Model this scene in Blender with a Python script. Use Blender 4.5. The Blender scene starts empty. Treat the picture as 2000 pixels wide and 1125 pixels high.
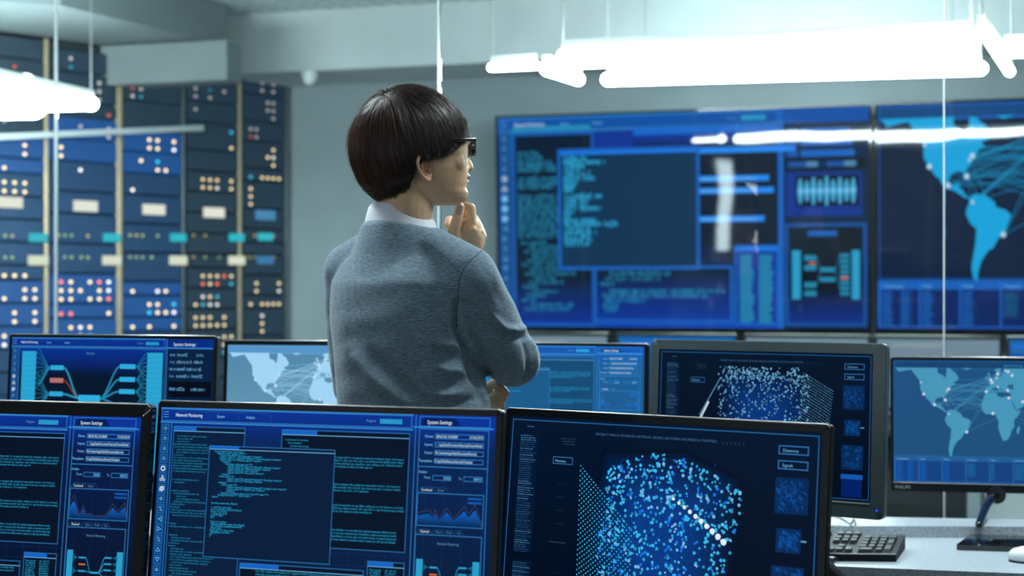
import bpy, bmesh, math, random
import numpy as np
from mathutils import Vector, Matrix
from mathutils.bvhtree import BVHTree

scn = bpy.context.scene
C = scn.collection
R = math.radians
random.seed(7)
rng = np.random.default_rng(7)

# ------------------------------------------------------------------ camera
FPX = 2777.8           # focal length in pixels of a 2000 px wide frame
CAMZ = 1.35
cd = bpy.data.cameras.new('camera')
cam = bpy.data.objects.new('camera', cd)
C.objects.link(cam)
cam.location = (0, 0, CAMZ)
cam.rotation_euler = (R(90), 0, 0)
cd.sensor_width = 36
cd.lens = 50
cd.clip_start = 0.05
cd.dof.use_dof = True
cd.dof.focus_distance = 2.42
cd.dof.aperture_fstop = 3.9
scn.camera = cam

# ------------------------------------------------------------------ world and exposure
w = bpy.data.worlds.new('world')
scn.world = w
w.use_nodes = True
w.node_tree.nodes['Background'].inputs[0].default_value = (0.35, 0.5, 0.6, 1)
w.node_tree.nodes['Background'].inputs[1].default_value = 0.02
scn.view_settings.view_transform = 'Standard'
scn.view_settings.look = 'None'
scn.view_settings.gamma = 1
scn.view_settings.exposure = 0.0
scn.view_settings.use_curve_mapping = False
scn.cycles.use_denoising = True
scn.cycles.max_bounces = 8
scn.cycles.transparent_max_bounces = 16
scn.cycles.sample_clamp_indirect = 6

LAMP_FAR = 66.0       # emission of the hanging tubes in the far room
LAMP_NEAR = 54.0       # emission of the near room ceiling panels


def P(px, py, Y):
    return (((px - 1000) / FPX) * Y, Y, CAMZ + (562.5 - py) / FPX * Y)


def lin(c, g=1.0):
    out = []
    for v in c[:3]:
        v = v / 255.0
        out.append((v / 12.92 if v <= 0.04045 else ((v + 0.055) / 1.055) ** 2.4) * g)
    return tuple(out)


# ------------------------------------------------------------------ materials
def new_mat(name):
    m = bpy.data.materials.new(name)
    m.use_nodes = True
    nt = m.node_tree
    return m, nt, nt.nodes['Principled BSDF']


def mat(name, col, rough=0.5, metal=0.0, noise=0.08, scale=30.0, bump=0.0, bscale=None, spec=0.5,
        emit=None, estr=0.0, coat=0.0, sheen=0.0, stretch=None, sss=0.0):
    m, nt, b = new_mat(name)
    tc = nt.nodes.new('ShaderNodeTexCoord')
    mp = nt.nodes.new('ShaderNodeMapping')
    nt.links.new(tc.outputs['Object'], mp.inputs[0])
    if stretch:
        mp.inputs['Scale'].default_value = stretch
    nz = nt.nodes.new('ShaderNodeTexNoise')
    nz.inputs['Scale'].default_value = scale
    nz.inputs['Detail'].default_value = 4
    nt.links.new(mp.outputs[0], nz.inputs['Vector'])
    cr = nt.nodes.new('ShaderNodeValToRGB')
    cr.color_ramp.elements[0].position = 0.3
    cr.color_ramp.elements[1].position = 0.7
    cr.color_ramp.elements[0].color = (*[max(0, c * (1 - noise)) for c in col], 1)
    cr.color_ramp.elements[1].color = (*[min(1, c * (1 + noise)) for c in col], 1)
    nt.links.new(nz.outputs['Fac'], cr.inputs[0])
    nt.links.new(cr.outputs[0], b.inputs['Base Color'])
    b.inputs['Roughness'].default_value = rough
    b.inputs['Metallic'].default_value = metal
    b.inputs['Specular IOR Level'].default_value = spec
    b.inputs['Coat Weight'].default_value = coat
    b.inputs['Sheen Weight'].default_value = sheen
    if sss:
        b.inputs['Subsurface Weight'].default_value = sss
        b.inputs['Subsurface Radius'].default_value = (0.012, 0.005, 0.003)
        b.inputs['Subsurface Scale'].default_value = 0.5
    if emit:
        b.inputs['Emission Color'].default_value = (*emit, 1)
        b.inputs['Emission Strength'].default_value = estr
    if bump:
        n2 = nt.nodes.new('ShaderNodeTexNoise')
        n2.inputs['Scale'].default_value = bscale or scale
        n2.inputs['Detail'].default_value = 3
        nt.links.new(mp.outputs[0], n2.inputs['Vector'])
        bp = nt.nodes.new('ShaderNodeBump')
        bp.inputs['Strength'].default_value = bump
        bp.inputs['Distance'].default_value = 0.002
        nt.links.new(n2.outputs['Fac'], bp.inputs['Height'])
        nt.links.new(bp.outputs[0], b.inputs['Normal'])
    return m


def attr_mat(name, rough=0.4, spec=0.5, emission=True, wavy=0.0, coat=0.0):
    """colour attribute -> emission (screens, LEDs) or base colour (hair)"""
    m, nt, b = new_mat(name)
    a = nt.nodes.new('ShaderNodeAttribute')
    a.attribute_name = 'Col'
    if emission:
        b.inputs['Base Color'].default_value = (0.004, 0.005, 0.006, 1)
        nt.links.new(a.outputs['Color'], b.inputs['Emission Color'])
        b.inputs['Emission Strength'].default_value = 1.0
        m.cycles.emission_sampling = 'NONE'
    else:
        nt.links.new(a.outputs['Color'], b.inputs['Base Color'])
    b.inputs['Roughness'].default_value = rough
    b.inputs['Specular IOR Level'].default_value = spec
    b.inputs['Coat Weight'].default_value = coat
    if wavy:
        tc = nt.nodes.new('ShaderNodeTexCoord')
        nz = nt.nodes.new('ShaderNodeTexNoise')
        nz.inputs['Scale'].default_value = 1.6
        nz.inputs['Detail'].default_value = 1
        nt.links.new(tc.outputs['Object'], nz.inputs['Vector'])
        bp = nt.nodes.new('ShaderNodeBump')
        bp.inputs['Strength'].default_value = 1.0
        bp.inputs['Distance'].default_value = wavy
        nt.links.new(nz.outputs['Fac'], bp.inputs['Height'])
        nt.links.new(bp.outputs[0], b.inputs['Normal'])
    return m


M = {}
M['wall'] = mat('grey_wall_paint', (0.24, 0.30, 0.325), 0.7, noise=0.06, scale=3, bump=0.15, bscale=60)
M['wall_near'] = mat('near_wall_paint', (0.30, 0.33, 0.34), 0.8, noise=0.05, scale=3)
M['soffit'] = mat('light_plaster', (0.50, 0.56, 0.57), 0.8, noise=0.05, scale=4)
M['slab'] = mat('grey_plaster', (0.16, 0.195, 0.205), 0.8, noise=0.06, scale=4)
M['floor'] = mat('floor_vinyl', (0.10, 0.11, 0.12), 0.4, noise=0.15, scale=8)
M['black'] = mat('black_plastic', (0.010, 0.012, 0.014), 0.35, noise=0.2, scale=80)
M['bezel'] = mat('dark_bezel', (0.005, 0.009, 0.011), 0.42, noise=0.1, scale=60, spec=0.2)
M['greyframe'] = mat('grey_frame_plastic', (0.060, 0.095, 0.105), 0.35, noise=0.08, scale=60)
M['silver'] = mat('silver_trim', (0.62, 0.62, 0.60), 0.3, metal=0.9, noise=0.05, scale=60)
M['chrome'] = mat('chrome', (0.75, 0.77, 0.78), 0.12, metal=1, noise=0.03)
M['console'] = mat('dark_console', (0.004, 0.007, 0.009), 0.7, noise=0.15, scale=10)
M['lightcab'] = mat('pale_cabinet', (0.42, 0.47, 0.48), 0.6, noise=0.05, scale=6)
M['mouse'] = mat('white_plastic', (0.8, 0.82, 0.84), 0.2, noise=0.02)
M['key'] = mat('key_plastic', (0.022, 0.030, 0.036), 0.55, noise=0.1, spec=0.25)
M['kbd'] = mat('keyboard_plastic', (0.008, 0.013, 0.017), 0.6, noise=0.1, spec=0.15)
M['glossblack'] = mat('gloss_black', (0.006, 0.007, 0.009), 0.06, noise=0.1, coat=0.6)
M['rack'] = mat('rack_metal', (0.02, 0.035, 0.045), 0.5, noise=0.2, scale=20)
M['post'] = mat('rack_post_tan', (0.52, 0.40, 0.25), 0.4, metal=0.3, noise=0.1, scale=10)
M['postgrey'] = mat('rack_post_grey', (0.16, 0.19, 0.2), 0.4, metal=0.5, noise=0.1, scale=10)
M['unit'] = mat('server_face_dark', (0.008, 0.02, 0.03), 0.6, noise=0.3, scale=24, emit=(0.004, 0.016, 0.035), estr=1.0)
M['unitreflect'] = mat('server_face_blue_reflection', (0.002, 0.02, 0.06), 0.6, noise=0.3, scale=24, emit=(0.0, 0.055, 0.23), estr=1.0)  # blue emission painted in for a display reflected in the glass
M['unitreflect_dim'] = mat('server_face_dim_reflection', (0.003, 0.02, 0.05), 0.6, noise=0.3, scale=24, emit=(0.001, 0.024, 0.075), estr=1.0)  # weaker part of the same painted blue reflection
for k in ('unit', 'unitreflect', 'unitreflect_dim'):
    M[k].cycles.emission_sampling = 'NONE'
M['skin'] = mat('skin', (0.72, 0.45, 0.27), 0.45, noise=0.06, scale=60, bump=0.12, bscale=500, sss=0.12)
M['skinear'] = mat('skin_ear', (0.60, 0.33, 0.20), 0.45, noise=0.06, scale=60, sss=0.2)
M['lip'] = mat('lips', (0.55, 0.27, 0.21), 0.4, noise=0.05)
M['nail'] = mat('fingernail', (0.52, 0.30, 0.25), 0.25, noise=0.03)
M['eyew'] = mat('eye_white', (0.8, 0.8, 0.78), 0.15, noise=0.02)
M['iris'] = mat('iris', (0.02, 0.012, 0.008), 0.1, noise=0.2)
M['shirt'] = mat('white_shirt', (0.80, 0.83, 0.90), 0.7, noise=0.02, scale=200, bump=0.1, bscale=900)
M['trousers'] = mat('dark_trousers', (0.012, 0.014, 0.018), 0.8, noise=0.15, scale=120)
M['shoe'] = mat('black_leather', (0.012, 0.011, 0.01), 0.3, noise=0.1)
M['glassframe'] = mat('glasses_frame', (0.006, 0.010, 0.014), 0.15, noise=0.1, coat=0.5)
M['chair'] = mat('black_chair_mesh', (0.008, 0.011, 0.014), 0.7, noise=0.3, scale=300, bump=0.3, bscale=500)
M['chairrim'] = mat('chair_rim', (0.022, 0.028, 0.034), 0.4, noise=0.1)
M['cable'] = mat('cable_grey', (0.35, 0.36, 0.36), 0.4, noise=0.1)
M['camdome'] = mat('dome_white', (0.75, 0.8, 0.8), 0.3, noise=0.02)
M['ledblue'] = mat('power_led', (0.0, 0.0, 0.2), 0.3, emit=(0.01, 0.03, 1.0), estr=2.0)
M['screen'] = attr_mat('monitor_screen', 0.42, 0.03)
M['wallscreen'] = attr_mat('glossy_wall_screen', 0.03, 0.5, wavy=0.004)
M['led'] = attr_mat('indicator_led', 0.3, 0.3)
M['hair'] = attr_mat('hair', 0.34, 0.55, emission=False)


def lamp_mat(name, col, s):
    m, nt, b = new_mat(name)
    b.inputs['Base Color'].default_value = (0.8, 0.8, 0.8, 1)
    b.inputs['Emission Color'].default_value = (*col, 1)
    b.inputs['Emission Strength'].default_value = s
    return m


M['tube'] = lamp_mat('tube_light', (0.86, 1.0, 1.0), LAMP_FAR)
M['panelfill'] = lamp_mat('fill_panel_diffuser', (0.84, 0.97, 1.0), 14.0)  # unseen rear ceiling panels, added as fill
M['strip'] = lamp_mat('streak_column_glow', (0.85, 0.95, 1.0), 20.0)  # emission of the added streak column
M['panel'] = lamp_mat('light_panel_diffuser', (0.84, 0.97, 1.0), LAMP_NEAR)


def granite():
    m, nt, b = new_mat('speckled_granite')
    tc = nt.nodes.new('ShaderNodeTexCoord')
    nz = nt.nodes.new('ShaderNodeTexNoise')
    nz.inputs['Scale'].default_value = 260
    nz.inputs['Detail'].default_value = 5
    nt.links.new(tc.outputs['Object'], nz.inputs['Vector'])
    cr = nt.nodes.new('ShaderNodeValToRGB')
    e = cr.color_ramp.elements
    e[0].position = 0.40
    e[0].color = (0.29, 0.34, 0.38, 1)
    e[1].position = 0.56
    e[1].color = (0.49, 0.56, 0.61, 1)
    nt.links.new(nz.outputs['Fac'], cr.inputs[0])
    nt.links.new(cr.outputs[0], b.inputs['Base Color'])
    b.inputs['Roughness'].default_value = 0.35
    return m


M['granite'] = granite()


def perforated():
    m, nt, b = new_mat('perforated_ceiling_metal')
    tc = nt.nodes.new('ShaderNodeTexCoord')
    mp = nt.nodes.new('ShaderNodeMapping')
    mp.inputs['Rotation'].default_value = (0, 0, R(30))
    mp.inputs['Scale'].default_value = (9, 9, 9)
    nt.links.new(tc.outputs['Object'], mp.inputs[0])
    vo = nt.nodes.new('ShaderNodeTexVoronoi')
    vo.inputs['Randomness'].default_value = 0.0
    vo.inputs['Scale'].default_value = 1
    nt.links.new(mp.outputs[0], vo.inputs['Vector'])
    cr = nt.nodes.new('ShaderNodeValToRGB')
    e = cr.color_ramp.elements
    e[0].position = 0.30
    e[0].color = (0.62, 0.70, 0.72, 1)
    e[1].position = 0.42
    e[1].color = (0.40, 0.48, 0.50, 1)
    nt.links.new(vo.outputs['Distance'], cr.inputs[0])
    nt.links.new(cr.outputs[0], b.inputs['Base Color'])
    b.inputs['Roughness'].default_value = 0.6
    return m


M['perf'] = perforated()


def knit():
    m, nt, b = new_mat('grey_melange_knit')
    tc = nt.nodes.new('ShaderNodeTexCoord')

    def noise(sc, st, det=3):
        mp = nt.nodes.new('ShaderNodeMapping')
        mp.inputs['Scale'].default_value = st
        nt.links.new(tc.outputs['Object'], mp.inputs[0])
        n = nt.nodes.new('ShaderNodeTexNoise')
        n.inputs['Scale'].default_value = sc
        n.inputs['Detail'].default_value = det
        nt.links.new(mp.outputs[0], n.inputs['Vector'])
        return n
    n1 = noise(260, (0.35, 0.35, 2.2))
    n2 = noise(900, (1, 1, 1.3), 2)
    mx = nt.nodes.new('ShaderNodeMath')
    mx.operation = 'ADD'
    nt.links.new(n1.outputs['Fac'], mx.inputs[0])
    nt.links.new(n2.outputs['Fac'], mx.inputs[1])
    mr = nt.nodes.new('ShaderNodeMapRange')
    mr.inputs[1].default_value = 0.7
    mr.inputs[2].default_value = 1.3
    nt.links.new(mx.outputs[0], mr.inputs[0])
    cr = nt.nodes.new('ShaderNodeValToRGB')
    e = cr.color_ramp.elements
    e[0].position = 0.0
    e[0].color = (0.045, 0.082, 0.118, 1)
    e[1].position = 1.0
    e[1].color = (0.26, 0.38, 0.47, 1)
    nt.links.new(mr.outputs[0], cr.inputs[0])
    nt.links.new(cr.outputs[0], b.inputs['Base Color'])
    b.inputs['Roughness'].default_value = 0.85
    b.inputs['Sheen Weight'].default_value = 0.35
    b.inputs['Sheen Roughness'].default_value = 0.5
    bp = nt.nodes.new('ShaderNodeBump')
    bp.inputs['Strength'].default_value = 0.5
    bp.inputs['Distance'].default_value = 0.0012
    nt.links.new(mx.outputs[0], bp.inputs['Height'])
    nt.links.new(bp.outputs[0], b.inputs['Normal'])
    return m


M['knit'] = knit()
M['seam'] = mat('seam_dark_knit', (0.05, 0.07, 0.085), 0.9, noise=0.2, scale=300)


def glass(name, tint=(0.93, 0.97, 0.97)):
    m = bpy.data.materials.new(name)
    m.use_nodes = True
    nt = m.node_tree
    nt.nodes.clear()
    out = nt.nodes.new('ShaderNodeOutputMaterial')
    mix = nt.nodes.new('ShaderNodeMixShader')
    tr = nt.nodes.new('ShaderNodeBsdfTransparent')
    tr.inputs[0].default_value = (*tint, 1)
    gl = nt.nodes.new('ShaderNodeBsdfGlossy')
    gl.inputs['Roughness'].default_value = 0.01
    fr = nt.nodes.new('ShaderNodeFresnel')
    fr.inputs[0].default_value = 1.27
    nt.links.new(fr.outputs[0], mix.inputs[0])
    nt.links.new(tr.outputs[0], mix.inputs[1])
    nt.links.new(gl.outputs[0], mix.inputs[2])
    nt.links.new(mix.outputs[0], out.inputs[0])
    return m


M['glass'] = glass('partition_glass')
M['lens'] = glass('spectacle_lens', (0.9, 0.96, 1.0))
M['edge'] = mat('polished_glass_edge', (0.75, 0.84, 0.84), 0.3, noise=0.04, emit=None)


# ------------------------------------------------------------------ object helpers
def tag(o, label=None, cat=None, group=None, kind=None):
    if label:
        o['label'] = label
    if cat:
        o['category'] = cat
    if group:
        o['group'] = group
    if kind:
        o['kind'] = kind
    return o


def thing(name, loc, rz, label, cat, group=None):
    o = bpy.data.objects.new(name, None)
    C.objects.link(o)
    o.location = loc
    o.rotation_euler = (0, 0, rz)
    o.empty_display_size = 0.1
    return tag(o, label, cat, group)


def mworld(o):
    m = Matrix.Translation(o.location) @ o.rotation_euler.to_matrix().to_4x4()
    if o.parent:
        return mworld(o.parent) @ m
    return m


class MB:
    """mesh builder in world coordinates"""

    def __init__(s):
        s.v, s.f, s.mi, s.c = [], [], [], []
        s.n = 0
        s.mats = []

    def mat(s, m):
        if m not in s.mats:
            s.mats.append(m)
        return s.mats.index(m)

    def add(s, vs, fs, m=None, col=None):
        vs = np.asarray(vs, float)
        i = s.mat(m) if m is not None else 0
        s.v.append(vs)
        n = s.n
        for f in fs:
            s.f.append([a + n for a in f])
            s.mi.append(i)
        s.n += len(vs)
        if col is not None:
            col = np.asarray(col, float)
            if col.ndim == 1:
                col = np.tile(col[:3], (len(vs), 1))
            s.c.append(col)
        return s

    def box(s, c, size, rz=0.0, m=None, mtx=None, bev=0.0):
        x, y, z = [a / 2 for a in size]
        if bev > 0:
            bm = bmesh.new()
            bmesh.ops.create_cube(bm, size=1)
            for v in bm.verts:
                v.co = Vector((v.co.x * size[0], v.co.y * size[1], v.co.z * size[2]))
            bmesh.ops.bevel(bm, geom=bm.edges[:], offset=bev, segments=3, profile=0.5, affect='EDGES')
            bm.verts.index_update()
            vs = np.array([v.co[:] for v in bm.verts])
            fs = [[v.index for v in f.verts] for f in bm.faces]
            bm.free()
        else:
            vs = np.array([[-x, -y, -z], [x, -y, -z], [x, y, -z], [-x, y, -z], [-x, -y, z], [x, -y, z], [x, y, z], [-x, y, z]])
            fs = [[0, 3, 2, 1], [4, 5, 6, 7], [0, 1, 5, 4], [1, 2, 6, 5], [2, 3, 7, 6], [3, 0, 4, 7]]
        if mtx is None:
            mtx = Matrix.Translation(c) @ Matrix.Rotation(rz, 4, 'Z')
        A = np.array(mtx)
        vs = vs @ A[:3, :3].T + A[:3, 3]
        return s.add(vs, fs, m)

    def prism(s, poly, z0, z1, m=None):
        n = len(poly)
        a = sum(poly[i][0] * poly[(i + 1) % n][1] - poly[(i + 1) % n][0] * poly[i][1] for i in range(n))
        if a < 0:
            poly = poly[::-1]
        vs = [[x, y, z0] for x, y in poly] + [[x, y, z1] for x, y in poly]
        fs = [list(range(n))[::-1], list(range(n, 2 * n))]
        fs += [[i, (i + 1) % n, (i + 1) % n + n, i + n] for i in range(n)]
        return s.add(vs, fs, m)

    def loft(s, rings, m=None, cap=True, col=None):
        k = len(rings[0])
        vs = np.concatenate([np.asarray(r, float) for r in rings])
        fs = []
        for i in range(len(rings) - 1):
            for j in range(k):
                a, b = i * k + j, i * k + (j + 1) % k
                fs.append([a, b, b + k, a + k])
        if cap:
            fs.append(list(range(k))[::-1])
            fs.append([(len(rings) - 1) * k + j for j in range(k)])
        return s.add(vs, fs, m, col)

    def tube(s, pts, rad, m=None, k=12, round_ends=True, sub=1, col=None):
        pts = np.asarray(pts, float)
        rad = np.full(len(pts), rad) if np.isscalar(rad) else np.asarray(rad, float)
        if sub > 1 and len(pts) > 2:
            pts, rad = catmull(pts, rad, sub)
        tan = np.gradient(pts, axis=0)
        tan /= np.linalg.norm(tan, axis=1)[:, None] + 1e-12
        up = np.array([0, 0, 1.0]) if abs(tan[0][2]) < 0.9 else np.array([1.0, 0, 0])
        nx = np.cross(up, tan[0])
        nx /= np.linalg.norm(nx)
        rings = []
        th = np.arange(k) / k * 2 * math.pi
        frames = []
        for t in tan:
            nx = nx - t * np.dot(nx, t)
            nx /= np.linalg.norm(nx)
            frames.append((nx.copy(), np.cross(t, nx)))
        def ring(p, fr, r):
            return p + r * (np.cos(th)[:, None] * fr[0] + np.sin(th)[:, None] * fr[1])
        if round_ends:
            for a in (85, 60, 35, 15):
                a = R(a)
                rings.append(ring(pts[0] - tan[0] * rad[0] * math.sin(a), frames[0], rad[0] * math.cos(a)))
        for p, fr, r in zip(pts, frames, rad):
            rings.append(ring(p, fr, r))
        if round_ends:
            for a in (15, 35, 60, 85):
                a = R(a)
                rings.append(ring(pts[-1] + tan[-1] * rad[-1] * math.sin(a), frames[-1], rad[-1] * math.cos(a)))
        return s.loft(rings, m, True, col)

    def sphere(s, c, r, m=None, mtx=None, seg=20, ring=12, col=None):
        r = np.array([r, r, r]) if np.isscalar(r) else np.array(r)
        rings = []
        for i in range(1, ring):
            a = math.pi * i / ring
            th = np.arange(seg) / seg * 2 * math.pi
            rings.append(np.stack([np.cos(th) * math.sin(a), np.sin(th) * math.sin(a), np.full(seg, -math.cos(a))], 1))
        rings = [q * r for q in rings]
        if mtx is not None:
            A = np.array(mtx)[:3, :3]
            rings = [q @ A.T for q in rings]
        return s.loft([q + np.array(c) for q in rings], m, True, col)

    def data(s, name):
        me = bpy.data.meshes.new(name)
        v = np.concatenate(s.v)
        return me, v

    def build(s, name, m=None, parent=None, smooth=False, kind=None, label=None, auto=None):
        v = np.concatenate(s.v)
        if parent is not None:
            inv = np.array(mworld(parent).inverted())
            lv = v @ inv[:3, :3].T + inv[:3, 3]
            loc = None
        else:
            loc = v.mean(axis=0)
            loc[2] = v[:, 2].min()
            lv = v - loc
        me = bpy.data.meshes.new(name)
        me.from_pydata(lv.tolist(), [], s.f)
        mats = s.mats if s.mats else ([m] if m else [])
        for q in mats:
            me.materials.append(q)
        if len(s.mats) > 1:
            me.polygons.foreach_set('material_index', s.mi)
        if s.c:
            ca = me.color_attributes.new('Col', 'FLOAT_COLOR', 'POINT')
            cc = np.concatenate(s.c)
            cc = np.hstack([cc, np.ones((len(cc), 1))])
            ca.data.foreach_set('color', cc.ravel())
        if smooth:
            me.polygons.foreach_set('use_smooth', [True] * len(me.polygons))
        me.update()
        o = bpy.data.objects.new(name, me)
        C.objects.link(o)
        if parent is not None:
            o.parent = parent
        else:
            o.location = loc
        if kind:
            o['kind'] = kind
        if label:
            o['label'] = label
        if auto:
            for p in me.polygons:
                p.use_smooth = True
            me.set_sharp_from_angle(angle=R(auto))
        return o


def catmull(pts, rad, sub):
    P0 = np.vstack([2 * pts[0] - pts[1], pts, 2 * pts[-1] - pts[-2]])
    out, ro = [], []
    for i in range(len(pts) - 1):
        a, b, c, d = P0[i], P0[i + 1], P0[i + 2], P0[i + 3]
        for j in range(sub):
            t = j / sub
            out.append(0.5 * ((2 * b) + (-a + c) * t + (2 * a - 5 * b + 4 * c - d) * t * t + (-a + 3 * b - 3 * c + d) * t ** 3))
            ro.append(rad[i] * (1 - t) + rad[i + 1] * t)
    out.append(pts[-1])
    ro.append(rad[-1])
    return np.array(out), np.array(ro)


def struct(o):
    o['kind'] = 'structure'
    return o


# ------------------------------------------------------------------ room shell
YAW = R(16)
rd = np.array([math.cos(YAW), -math.sin(YAW)])      # along the back wall, to the right
bd = np.array([math.sin(YAW), math.cos(YAW)])       # into the room
rackA = np.array([-2.88, 8.0])
rackB = np.array([-1.489, 9.4])
rdir = (rackB - rackA) / np.linalg.norm(rackB - rackA)
rnor = np.array([rdir[1], -rdir[0]])                # towards the viewer
corner = rackB + rdir * 0.02


def wall(name, a, b, z0, z1, th, m):
    a, b = np.array(a), np.array(b)
    d = b - a
    L = np.linalg.norm(d)
    mb = MB()
    mid = (a + b) / 2
    mb.box((mid[0], mid[1], (z0 + z1) / 2), (L, th, z1 - z0), math.atan2(d[1], d[0]))
    return struct(mb.build(name, m))


CEIL = 3.05
struct(MB().prism([(-7, -3.5), (7, -3.5), (7, 11.5), (-7, 11.5)], -0.1, 0).build('floor', M['floor']))
struct(MB().prism([(-7, -3.5), (7, -3.5), (7, 11.5), (-7, 11.5)], CEIL, CEIL + 0.1).build('ceiling', M['perf']))
wb = corner + bd * 0.06
wall('wall_back', wb - rd * 0.1, wb + rd * 7.6, 0, CEIL, 0.12, M['wall'])
wl = rackA - rdir * 3.3 - rnor * 0.72
wall('wall_left', wl, rackB + rdir * 0.7 - rnor * 0.72, 0, CEIL, 0.1, M['wall'])
wall('wall_right', (wb + rd * 7.5), (6.0, -3.5), 0, CEIL, 0.12, M['wall'])
wall('wall_front', (-6.5, -3.4), (6.5, -3.4), 0, CEIL, 0.12, M['wall_near'])
wall('wall_side', (-6.4, -3.4), (-6.4, 6.2), 0, CEIL, 0.12, M['wall_near'])

# soffit beams along the back wall
def beam(name, px0, px1, Yl, ztop, zbot, depth, m):
    """box beam whose front face runs parallel to the back wall through depth Yl at x=0"""
    def hit(px):
        u = (px - 1000) / FPX
        t = u * Yl / (rd[0] - u * rd[1])
        return np.array([t * rd[0], Yl + t * rd[1]])
    a, b = hit(px0), hit(px1)
    poly = [tuple(a), tuple(b), tuple(b + bd * depth), tuple(a + bd * depth)]
    return struct(MB().prism(poly, zbot, ztop).build(name, m))


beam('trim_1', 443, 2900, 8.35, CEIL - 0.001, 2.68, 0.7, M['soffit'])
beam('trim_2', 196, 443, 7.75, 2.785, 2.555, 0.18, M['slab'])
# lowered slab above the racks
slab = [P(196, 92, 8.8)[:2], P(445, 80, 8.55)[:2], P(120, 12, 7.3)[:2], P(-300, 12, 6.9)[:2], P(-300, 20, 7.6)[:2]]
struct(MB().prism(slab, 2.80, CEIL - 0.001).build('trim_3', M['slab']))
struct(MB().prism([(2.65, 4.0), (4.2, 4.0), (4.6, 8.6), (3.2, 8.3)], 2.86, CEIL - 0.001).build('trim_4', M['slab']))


# ------------------------------------------------------------------ screen content
FONT_CACHE = {}


def text_mesh(s):
    if s in FONT_CACHE:
        return FONT_CACHE[s]
    cu = bpy.data.curves.new('t', 'FONT')
    cu.body = s
    cu.size = 1.0
    cu.resolution_u = 2
    o = bpy.data.objects.new('t', cu)
    C.objects.link(o)
    dg = bpy.context.evaluated_depsgraph_get()
    me = bpy.data.meshes.new_from_object(o.evaluated_get(dg))
    v = np.array([q.co[:2] for q in me.vertices]) if len(me.vertices) else np.zeros((0, 2))
    f = [list(p.vertices) for p in me.polygons]
    bpy.data.objects.remove(o)
    bpy.data.curves.remove(cu)
    bpy.data.meshes.remove(me)
    FONT_CACHE[s] = (v, f)
    return v, f


class UI:
    """flat drawing on a 1600 x 900 display, each layer a hair above the last"""
    W, H = 1600.0, 900.0

    def __init__(s, gain=1.0, haze=(0, 0, 0)):
        s.items = []
        s.g = gain
        s.haze = np.array(haze)
        s.r = random.Random(3)

    def col(s, c):
        c = np.asarray(c, float)
        return c * s.g + s.haze

    def poly(s, pts, c, lay=1):
        pts = np.asarray(pts, float)
        s.items.append((pts, [list(range(len(pts)))], s.col(c), lay))

    def rect(s, x0, y0, x1, y1, c, lay=1, c2=None):
        cc = np.array([c, c, c2, c2]) if c2 is not None else c
        s.items.append((np.array([[x0, y0], [x1, y0], [x1, y1], [x0, y1]], float), [[3, 2, 1, 0]], s.col(cc), lay))

    def frame(s, x0, y0, x1, y1, t, c, lay=2):
        s.rect(x0, y0, x1, y0 + t, c, lay)
        s.rect(x0, y1 - t, x1, y1, c, lay)
        s.rect(x0, y0, x0 + t, y1, c, lay)
        s.rect(x1 - t, y0, x1, y1, c, lay)

    def line(s, pts, t, c, lay=2):
        pts = np.asarray(pts, float)
        for a, b in zip(pts[:-1], pts[1:]):
            d = b - a
            n = np.array([-d[1], d[0]]) / (np.linalg.norm(d) + 1e-9) * t / 2
            s.items.append((np.array([a - n, b - n, b + n, a + n]), [[0, 1, 2, 3]], s.col(c), lay))

    def disc(s, x, y, r, c, lay=3, k=7):
        th = np.arange(k) / k * 2 * math.pi
        s.items.append((np.stack([x + r * np.cos(th), y + r * np.sin(th)], 1), [list(range(k))[::-1]], s.col(c), lay))

    def text(s, x, y, t, size, c, lay=4, stretch=1.0, align='l'):
        v, f = text_mesh(t)
        if not len(v):
            return
        v = v * size * 1.35
        wd = v[:, 0].max()
        ox = {'l': 0, 'c': -wd * stretch / 2, 'r': -wd * stretch}[align]
        q = np.stack([x + ox + v[:, 0] * stretch, y - v[:, 1]], 1)
        s.items.append((q, f, s.col(c), lay))

    def tfit(s, x0, x1, y, t, size, c, lay=4):
        v, f = text_mesh(t)
        if len(v):
            st = (x1 - x0) / (v[:, 0].max() * size * 1.35)
            s.text(x0, y, t, size, c, lay, stretch=st)

    def scribble(s, x, y, w_, size, c, lay=3, seed=None):
        """line of tiny unreadable characters"""
        r = s.r
        cx = x
        while cx < x + w_:
            for _ in range(r.randint(2, 8)):
                if cx > x + w_:
                    break
                cw = size * r.uniform(0.32, 0.55)
                h0 = size * r.choice([0.55, 0.55, 0.55, 0.8])
                b = size * (0.2 if r.random() < 0.12 else 0)
                q = r.random()
                if q < 0.45:
                    s.rect(cx, y - h0, cx + cw, y - h0 + size * .16, c, lay)
                    s.rect(cx, y - size * .14, cx + cw, y, c, lay)
                    s.rect(cx, y - h0, cx + cw * .3, y + b, c, lay)
                elif q < 0.8:
                    s.rect(cx, y - h0, cx + cw * .3, y, c, lay)
                    s.rect(cx + cw * .68, y - size * .55, cx + cw, y + b, c, lay)
                    s.rect(cx, y - size * .55, cx + cw, y - size * .4, c, lay)
                else:
                    s.rect(cx + cw * .3, y - h0, cx + cw * .65, y + b, c, lay)
                cx += cw + size * .14
            cx += size * .35

    def build(s, name, parent, to_world, nrm, m, dz=0.00018):
        mb = MB()
        nrm = np.array(nrm)
        for pts, f, c, lay in s.items:
            wv = to_world(pts) + nrm * (dz * lay)
            mb.add(wv, f, None, c)
        o = mb.build(name, m, parent)
        return o


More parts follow.
